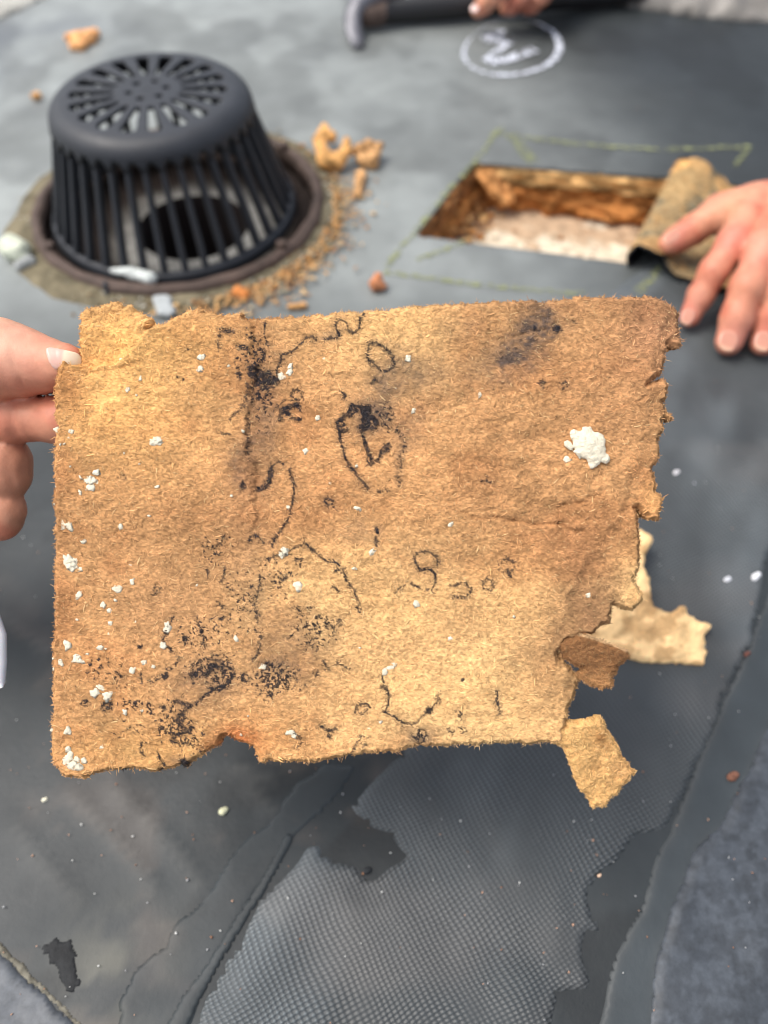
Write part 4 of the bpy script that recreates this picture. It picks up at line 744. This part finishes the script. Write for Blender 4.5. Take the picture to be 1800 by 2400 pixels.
e0 = be[:, 0]
fac = [fibres(8000, mid, bh[e0]-rng.uniform(0, .002, len(e0)), bc[e0], bm_[e0]*0, (2.5, 6.5), (1.1, 2.4), .0003, 0, (.8, 1.3), dirs, True), fibres(260, mid, bh[e0]-.0005, bc[e0], bm_[e0]*0, (8, 17), (.8, 1.3), .0004, 0, (.8, 1.6), dirs, True)]
for (tu, thh, tc_, tp) in (t1, t2):
    parts.append(fibres(1500, tu, thh, tc_, np.full(len(tu), .9 if tp is t2[3] else .0), (6, 16), (.8, 1.6), .0002, .2)); tp = np.array(tp); tm = (tp+np.roll(tp, -1, 0))/2; td = np.roll(tp, -1, 0)-tp; cen = tp.mean(0)
    dd = np.arctan2(*(tm-cen)[:, ::-1].T); near = np.array([np.argmin(((tu-p)**2).sum(1)) for p in tm]); fac.append(fibres(900, tm, thh[near]-.0005, tc_[near], np.zeros(len(tm)), (2.5, 7), (1., 2.2), .0003, 0, (.8, 1.3), dd, True))
fv, ff, fc = join(parts); mk('surface_fibre', fv, ff, M_fibre, board, fc, smooth=True, kind='stuff')
fv, ff, fc = join(fac); mk('edge_fibre', fv, ff, M_fibre, board, fc, smooth=True, kind='stuff')
# ---- white foam crumbs stuck to the board
CR = [(475,838,9),(470,865,9),(537,859,4),(331,889,5),(301,915,5),(284,843,4),(321,928,4),(368,1035,13),(170,1012,6),(163,1027,4),(145,1043,4),(155,1041,3),(230,1109,9),(213,1124,11),(215,1143,10),(228,1129,6),(191,1120,5),(191,1155,6),(371,1141,5),(330,1088,3),(157,1230,14),(285,1234,6),(195,1267,8),(158,1310,13),(170,1324,12),(186,1334,8),(306,1323,4),(351,1209,4),(544,1163,4),(571,1011,4),(293,1063,3),(168,1094,3),(131,1006,7),(681,862,8),(677,874,6),(661,883,8),(745,979,7),(957,840,8),(968,963,8),(717,1057,7),(675,1189,5),(838,1191,9),(872,1292,10),(668,1291,9),(660,1300,8),(774,1133,4),(831,1332,5),(1055,1229,6),(836,1092,4),(760,840,4),(927,910,3),(1327,1078,8),(1125,926,6),(700,1372,10),(976,1415,8),(915,1566,7),(925,1558,7),(902,1575,7),(682,1716,9),(691,1722,6),(891,1694,6),(864,1708,4),(1056,1497,5),(1205,1446,4),(615,1564,8),(843,1518,3),(1383,1398,9),(182,1396,7),(274,1380,10),(310,1364,7),(242,1418,7),(255,1431,6),(271,1406,4),(181,1453,4),(259,1460,5),(392,1463,8),(393,1474,8),(255,1486,4),(159,1512,9),(235,1517,8),(249,1520,3),(384,1512,8),(206,1532,4),(180,1541,10),(191,1548,8),(143,1555,7),(554,1496,7),(312,1571,8),(337,1552,7),(359,1562,6),(240,1611,10),(226,1621,10),(256,1628,11),(295,1668,6),(335,1665,4),(159,1713,8),(240,1750,6),(565,1723,4),(160,1756,8),(163,1772,10),(155,1786,12),(170,1796,11),(182,1798,10),(196,1784,7),(176,1783,9),(582,1677,3),(461,1372,3),(319,1456,3),(118,1716,5),(121,1570,4),(120,1545,4),(126,1180,4),(128,1140,3)]
def crumb(px, py, r, m=M_foam):
    i = np.argmin((bx-px)**2+(by-py)**2); h0 = bh[i]; bv, bf = IC3 if r > 10 else (IC2 if r > 4 else IC1)
    d = bv*(1+.95*(np.array([n3(v[None]*1.6+px, 1., 3)[0]*2 for v in bv]))[:, None]+.16*rng.normal(0, 1, (len(bv), 1))); a = rng.uniform(0, 6.28); st = rng.uniform(.65, 1.0)
    x_ = d[:, 0]*r*1.08; y_ = d[:, 1]*r*st*1.08; X = px+x_*math.cos(a)-y_*math.sin(a); Y = py+x_*math.sin(a)+y_*math.cos(a)
    mk('foam_crumb', BM(np.stack([X, Y], -1), h0+.00005+d[:, 2]*r*PX*.2), bf[:, ::-1].copy(), m, board, smooth=False)
for (a, b, r) in CR: crumb(a, b, r)
# the big foam lump: one lumpy body
def big():
    pts = [((1378,1047),33), ((1392,1058),26), ((1368,1035),24),((1348,1022),16),((1374,1012),14),((1400,1032),17),((1395,1065),20),((1388,1086),13),((1415,1073),13),((1332,1041),8),((1422,1077),8),((1362,1040),20)]
    C = [(tuple(BM(np.array([float(p[0]), float(p[1])]), np.array(.0006))), r*PX) for p, r in pts]; ctr_ = np.mean([c[0] for c in C], 0)
    def fn(P):
        d = None
        for c, r in C:
            v = P-np.array(c); fl = v@FW; e = np.sqrt((v**2).sum(-1)+fl*fl*5)-r; d = e if d is None else smin(d, e, .0012)
        return d+.0016*n3(P, 620, 3)+.0008*n3(P, 1500, 5)+.0004*n3(P, 3200, 8)
    A = np.array([c for c, _ in C]); V, Q = nets(fn, A.min(0)-.005, A.max(0)+.005, .00036, 0); mk('foam_lump', V, Q, M_foam, board)
big()
# rear fragment lying on the roof behind the board
FR = [(1290,1300),(1400,1255),(1500,1240),(1528,1256),(1526,1272),(1512,1290),(1508,1330),(1520,1352),(1526,1400),(1534,1422),(1565,1437),(1582,1432),(1590,1421),(1604,1418),(1612,1440),(1640,1455),(1668,1464),(1660,1480),(1648,1492),(1655,1530),(1650,1558),(1600,1552),(1540,1549),(1500,1546),(1440,1535),(1380,1512),(1300,1480)]
P = rough(FR, 5, 3, 31); U2, q2, sd2, be2 = grid_patch([P], 3, 20); x, y = U2.T
z2 = .0045+.010*sstep(1560, 1300, y)+.0012*(fbm(x/40, y/30, 3, 3)-.5)+.0008*(vn(x/9, y/7, 4)-.5)-.0012*(1-sstep(0, 10, sd2)); V = H(x, y, z2); low = V.copy(); low[:, 2] = np.maximum(z2-.005, .0008)
c = 1.25*lin(232, 194, 140)*(.55+.85*fbm(x/34, y/26, 63, 4)[:, None]); k = sstep(.52, .68, fbm(x/42+4, y/34, 67, 3)); c = c*(1-.5*k[:, None])+lin(160, 112, 66)*.5*k[:, None]
W, f, ub = skirt(V, q2, be2, low); tag(mk('fibreboard_fragment', W, f, M_board, None, np.concatenate([c, c[ub]*.8]), origin=(*H(1500, 1480)[:2], 0)), 'pale mottled fibreboard scrap lying on the membrane behind the held piece', 'fibreboard scrap')

# ------------------------------------------------------------------ hands
def hand(root, fingers, palm, h, kf=.004, kp=.009, creases=(), tint=None, bb=None, skin=(212, 154, 126), fine=.00022):
    caps_ = [c for fg in fingers for c in fg]+palm; A = np.array([c[0] for c in caps_]+[c[1] for c in caps_]); r = max(max(c[2], c[3]) for c in caps_)
    def fn(P, plain=False):
        dp = None
        for c in palm: e = cap(P, *c); dp = e if dp is None else smin(dp, e, .014)
        tot = None
        for fg in fingers:
            d = None
            for c in fg: e = cap(P, *c); d = e if d is None else smin(d, e, kf)
            d = smin(d, dp, kp) if dp is not None else d; tot = d if tot is None else np.minimum(tot, d)
        for (c, dr, wd_, amp, rad) in creases:
            v = P-np.array(c); tot = tot+amp*np.exp(-((v@np.array(dr))/wd_)**2)*np.exp(-((v**2).sum(-1)/rad**2)**2)
        return tot+(fine*n3(P, 700, 5)+fine*.8*vn(P[..., 0]*1500+P[..., 2]*300, P[..., 1]*450-P[..., 2]*300, 8) if not plain else 0)
    lo, hi = A.min(0)-r-.002, A.max(0)+r+.002
    if bb is not None: lo = np.maximum(lo, bb[0]); hi = np.minimum(hi, bb[1])
    V, Q = nets(fn, lo, hi, h, 2)
    base = lin(*skin)*(.86+.28*fbm(V[:, 0]*160, V[:, 1]*160+V[:, 2]*120, 5, 3)[:, None]); rd_ = sstep(.4, .75, fbm(V[:, 0]*75+V[:, 2]*60, V[:, 1]*75, 15, 3))[:, None]; base = base*(1-rd_*np.array([.08, .32, .34]))
    for (p, rad, cl, s) in (tint or ()):
        k = s*np.exp(-(((V-np.array(p))**2).sum(1)/rad**2)); base = base*(1-k[:, None])+lin(*cl)*k[:, None]
    o = mk('hand', V, Q, M_skin, root, base); return o, lambda P: fn(P, True)+fine*.25
def nail(par, fn, poly, d0, d1, lift=.00035, col=(228, 176, 158), tipcol=(238, 220, 196), tipv=None, sp=2.0):
    U, q, sd, be = grid_patch([poly], sp, sp*7); dr = ray(U[:, 0], U[:, 1]); t = np.full(len(U), d0)
    for _ in range(60):
        P = CW+dr*t[:, None]; e = fn(P); t = np.minimum(t+np.clip(e, 0, .002)*.7, d1)
    P = CW+dr*t[:, None]; ep = 3e-4; g = np.stack([fn(P+np.eye(3)[i]*ep)-fn(P-np.eye(3)[i]*ep) for i in range(3)], -1); g /= np.linalg.norm(g, axis=1)[:, None]+1e-12
    P = P+g*(lift*sstep(0, sp*2.2, sd)-.0001)[:, None]
    c = np.tile(lin(*col), (len(U), 1))
    if tipv is not None:
        (ax, ay), (bx_, by_) = tipv; dd = np.array([bx_-ax, by_-ay]); L = np.linalg.norm(dd); k = sstep(-3, 5, ((U-np.array([ax, ay]))@dd)/L); c = c*(1-k[:, None])+lin(*tipcol)*k[:, None]
    mk('nail', P, q[:, ::-1].copy(), M_nail, par, c)
def oval(cx, cy, a, b, rot, n=28, p=2.5):
    t = np.linspace(0, 2*np.pi, n, endpoint=False); x = a*np.sign(np.cos(t))*np.abs(np.cos(t))**(2/p); y = b*np.sign(np.sin(t))*np.abs(np.sin(t))**(2/p); r = math.radians(rot)
    return np.stack([cx+x*math.cos(r)-y*math.sin(r), cy+x*math.sin(r)+y*math.cos(r)], 1)
def J(x, y, D, rpx): return tuple(PD(x, y, D)), rpx*D/F
def chain(js): return [(a[0], b[0], a[1], b[1]) for a, b in zip(js[:-1], js[1:])]
# left hand gripping the board
lh = empty('person', PD(-150, 1050, .26), 'left hand gripping the torn board between thumb and finger', 'person')
th_ = chain([J(-330, 985, .268, 125), J(-120, 868, .256, 100), J(5, 843, .2512, 90), J(70, 850, .2505, 68), J(125, 856, .2490, 52), J(152, 852, .2478, 38), J(164, 848, .2473, 30)])
ix_ = chain([J(-300, 1020, .290, 75), J(-90, 985, .266, 64), J(35, 978, .2610, 56), J(150, 985, .2575, 52), J(230, 990, .2560, 42)])
mi_ = chain([J(-300, 1130, .300, 75), J(-60, 1100, .272, 70), J(8, 1078, .2660, 56), J(8, 1116, .2665, 54), J(-30, 1118, .283, 55), J(-140, 1120, .292, 50)])
ri_ = chain([J(-280, 1230, .305, 70), J(-70, 1208, .276, 56), J(8, 1192, .2680, 44), J(2, 1220, .2690, 40), J(-40, 1222, .285, 48), J(-140, 1225, .292, 45)])
li_ = chain([J(-280, 1320, .310, 60), J(-170, 1300, .280, 48), J(-95, 1290, .2740, 43), J(-140, 1300, .285, 40)])
palm = [(*[J(-330, 985, .272, 110)[0], J(-320, 1290, .31, 90)[0]], .0165, .015), (J(-320, 1060, .295, 100)[0], J(-620, 1260, .31, 100)[0], .019, .020), (J(-620, 1260, .31, 100)[0], J(-1200, 1650, .33, 100)[0], .023, .029)]
cr = [(J(-8, 985, .255, 1)[0], (1, 0, 0), .0008, .0005, .009), (J(28, 985, .255, 1)[0], (1, .1, 0), .0006, .0005, .008), (J(45, 880, .243, 1)[0], (.9, .3, 0), .0008, .0004, .006), (J(-5, 880, .243, 1)[0], (.9, -.3, 0), .0012, .0006, .009), (J(40, 1080, .256, 1)[0], (.4, .9, .1), .0007, .0004, .006), (J(30, 1110, .256, 1)[0], (.3, .9, .1), .0007, .0003, .006), (J(40, 985, .255, 1)[0], (1, .0, 0), .0011, .0009, .010), (J(22, 900, .246, 1)[0], (.8, -.1, 0), .0012, .0006, .007), (J(20, 1100, .258, 1)[0], (1, 0, 0), .0009, .0004, .008)]
tn = [(J(60, 850, .242, 1)[0], .009, (226, 160, 132), .5), (J(60, 905, .246, 1)[0], .008, (190, 112, 84), .6), (J(60, 1020, .25, 1)[0], .012, (180, 116, 92), .6), (J(40, 1130, .255, 1)[0], .014, (176, 116, 90), .6), (J(0, 800, .24, 1)[0], .010, (232, 190, 164), .5)]  # skin tints: pale lit thumb top and darker shaded fingers painted in
oh, fnh = hand(lh, [th_, ix_, chain([J(-90, 905, .268, 60), J(60, 868, .2640, 55), J(150, 872, .2620, 48), J(215, 885, .2610, 40)]), mi_, ri_, li_], palm, .0011, .005, .012, cr, tn, (np.array([-.24, .06, .05]), np.array([.0, .4, .4])), (206, 146, 116), .00055)
nail(oh, fnh, np.array([(109, 815), (118, 813), (135, 816), (150, 819), (163, 822), (176, 825), (185, 829), (191, 836), (194, 846), (192, 855), (184, 861), (165, 866), (145, 868), (131, 867), (122, 860), (114, 848), (110, 836), (107, 824)], float), .21, .253, .0005, (218, 176, 160), (232, 214, 186), ((146, 836), (158, 838)), 2.0)
# right hand pressing the flap
rh = empty('person', H(1760, 560, 0), 'right hand with spread fingers pressing down the folded membrane flap', 'person')
def JH(x, y, z, rpx):
    p = H(x, y, z); D = (p-CW)@FW; return tuple(p), rpx*D/F
th_ = chain([JH(1790, 520, .040, 50), JH(1688, 497, .036, 40), JH(1622, 541, .026, 34), JH(1585, 562, .021, 29), JH(1566, 573, .0185, 23)])
ix_ = chain([JH(1752, 520, .046, 46), JH(1722, 566, .042, 38), JH(1672, 638, .032, 33), JH(1643, 692, .020, 29), JH(1617, 742, .0095, 25)])
mi_ = chain([JH(1830, 520, .050, 50), JH(1792, 590, .046, 44), JH(1752, 672, .036, 39), JH(1729, 742, .023, 37), JH(1709, 800, .0115, 33)])
ri_ = chain([JH(1920, 530, .050, 50), JH(1870, 600, .046, 42), JH(1828, 680, .036, 38), JH(1806, 745, .023, 35), JH(1788, 803, .0115, 31)])
li_ = chain([JH(1990, 560, .046, 46), JH(1955, 620, .042, 38), JH(1915, 690, .030, 34), JH(1890, 740, .018, 31), JH(1875, 780, .010, 28)])
palm = [(JH(1765, 505, .040, 1)[0], JH(1970, 545, .042, 1)[0], .0165, .016), (JH(1780, 500, .038, 1)[0], JH(2020, 420, .045, 1)[0], .018, .020), (JH(1930, 530, .040, 1)[0], JH(2060, 440, .045, 1)[0], .018, .020), (JH(2040, 430, .045, 1)[0], JH(2500, 260, .06, 1)[0], .025, .032)]
cr = [(JH(1668, 628, .042, 1)[0], tuple(np.array(ix_[2][1])-np.array(ix_[2][0])), .00002, .0005, .009), (JH(1664, 655, .042, 1)[0], (.45, .8, .2), .0009, .0005, .008), (JH(1655, 672, .04, 1)[0], (.45, .8, .2), .0008, .0004, .008), (JH(1735, 722, .04, 1)[0], (.35, .8, .2), .0009, .0004, .009), (JH(1756, 668, .046, 1)[0], (.35, .8, .2), .001, .0005, .010), (JH(1662, 640, .042, 1)[0], (.45, .8, .2), .0009, .0004, .008), (JH(1748, 682, .046, 1)[0], (.35, .8, .2), .0009, .0004, .009)]
cr = cr[1:]
tn = [(JH(1725, 545, .055, 1)[0], .014, (224, 140, 122), .55), (JH(1800, 575, .06, 1)[0], .014, (226, 150, 130), .4), (JH(1614, 735, .018, 1)[0], .011, (220, 140, 126), .6), (JH(1705, 800, .02, 1)[0], .012, (218, 138, 124), .65), (JH(1785, 800, .02, 1)[0], .012, (216, 132, 120), .65), (JH(1570, 565, .028, 1)[0], .010, (222, 150, 138), .5), (JH(1680, 480, .05, 1)[0], .012, (226, 178, 138), .5), (JH(1640, 690, .03, 1)[0], .010, (222, 160, 138), .4)]
oh, fnr = hand(rh, [th_, ix_, mi_, ri_, li_], palm, .0015, .005, .010, cr, tn, (np.array([.12, .25, -.01]), np.array([.75, .85, .14])), (198, 134, 106), .0007)
nail(oh, fnr, oval(1612, 742, 15, 20, 24), .30, .6, .0005, (206, 146, 124), (218, 172, 144), ((1610, 756), (1606, 764)), 1.6)
nail(oh, fnr, oval(1707, 799, 22, 25, 14), .30, .6, .0005, (206, 146, 124), (218, 172, 144), ((1704, 812), (1700, 822)), 1.6)
nail(oh, fnr, oval(1790, 800, 21, 24, 12), .30, .6, .0005, (206, 146, 124), (218, 172, 144), ((1787, 812), (1783, 822)), 1.6)
nail(oh, fnr, oval(1574, 557, 20, 12, -32), .30, .7, .0005, (206, 146, 124), (218, 172, 144), ((1562, 566), (1556, 570)), 1.6)
# far hand on the hammer
fh_ = empty('person', H(1180, -10, 0), 'far hand at the top with a finger hooked over the hammer handle', 'person')
ix_ = chain([JH(1262, -110, .045, 24), JH(1205, -62, .046, 22), JH(1160, -10, .036, 20), JH(1136, 10, .026, 19), JH(1121, 24, .019, 17)])
mi_ = chain([JH(1320, -110, .045, 24), JH(1260, -50, .042, 22), JH(1222, -6, .032, 19), JH(1200, 14, .022, 17), JH(1184, 22, .016, 14)])
ri_ = chain([JH(1380, -110, .045, 24), JH(1310, -50, .042, 22), JH(1268, -8, .032, 19), JH(1248, 12, .022, 17), JH(1232, 21, .016, 14)])
palm = [(JH(1260, -115, .045, 1)[0], JH(1400, -115, .045, 1)[0], .016, .016), (JH(1330, -115, .045, 1)[0], JH(1480, -260, .06, 1)[0], .024, .026)]
skt = (196, 138, 110)
tn = [(JH(1190, 18, .025, 1)[0], .012, (190, 118, 100), .6), (JH(1240, 18, .025, 1)[0], .012, (186, 112, 96), .6)]
oh, fnt = hand(fh_, [ix_, mi_, ri_], palm, .0018, .005, .010, (), tn, None, skt)
nail(oh, fnt, oval(1112, 20, 9, 9, 20), .5, 1.0, .0005, (238, 206, 196), None, None, 1.5)

# ------------------------------------------------------------------ hammer held by the far hand
ham = empty('hammer', H(900, 20, 0), 'steel claw hammer with black handle lying across the membrane at the top', 'hammer')
def tube(name, P, rad, m, par, n=14, sq=1.0):
    P = np.array(P, float); t = np.gradient(P, axis=0); t /= np.linalg.norm(t, axis=1)[:, None]; V = []
    for p, d, r in zip(P, t, rad):
        s = np.cross(d, (0, 0, 1)); s /= np.linalg.norm(s)+1e-9; u = np.cross(s, d); rx, ry = (r if isinstance(r, tuple) else (r, r))
        for k in range(n): a = 2*math.pi*k/n; V.append(p+s*rx*math.cos(a)+u*ry*math.sin(a))
    L = len(P); f = [(k*n+s, k*n+(s+1) % n, (k+1)*n+(s+1) % n, (k+1)*n+s) for k in range(L-1) for s in range(n)]+[tuple(range(n)), tuple(range((L-1)*n, L*n))[::-1]]
    return mk(name, V, f, m, par)
tube('handle', [H(878, 38, .012), H(930, 28, .012), H(1050, 16, .013), H(1200, 3, .014), H(1350, -12, .014), H(1520, -30, .014)], [(.008, .009), (.009, .0105), (.0105, .012), (.0115, .012), (.0115, .012), (.011, .012)], M_handle, ham)
tube('cheek', [H(912, 30, .012), H(885, 33, .0125), H(858, 34, .013), H(842, 32, .013)], [(.0085, .0095), (.0115, .011), (.012, .0115), (.010, .010)], M_rust, ham)
tube('claw', [H(960, -50, .022), H(915, -22, .024), H(868, -4, .024), H(838, 14, .021), H(826, 40, .015), H(828, 70, .009), H(836, 96, .0045), H(840, 112, .0025)], [(.010, .011), (.011, .012), (.011, .010), (.010, .0085), (.009, .006), (.0085, .0042), (.007, .003), (.005, .0016)], M_steel, ham)
tube('poll', [H(960, -50, .022), H(985, -66, .022), H(1000, -76, .022)], [(.010, .011), (.013, .0135), (.013, .0135)], M_steel, ham)
# pale plastic tip hanging into the frame at the left edge
tube('plastic_tip', [PD(-140, 1250, .275), PD(-60, 1400, .268), PD(-22, 1500, .265), PD(-8, 1560, .264), PD(0, 1600, .2635), PD(3, 1612, .2635)], [(.006, .003), (.0058, .003), (.0054, .0028), (.0034, .0024), (.0018, .0014), (.0006, .0006)], M_plast, None, 18)
pt = bpy.data.objects['plastic_tip']; tag(pt, 'white plastic tapered tip hanging down at the left edge below the gripping hand', 'plastic tip')
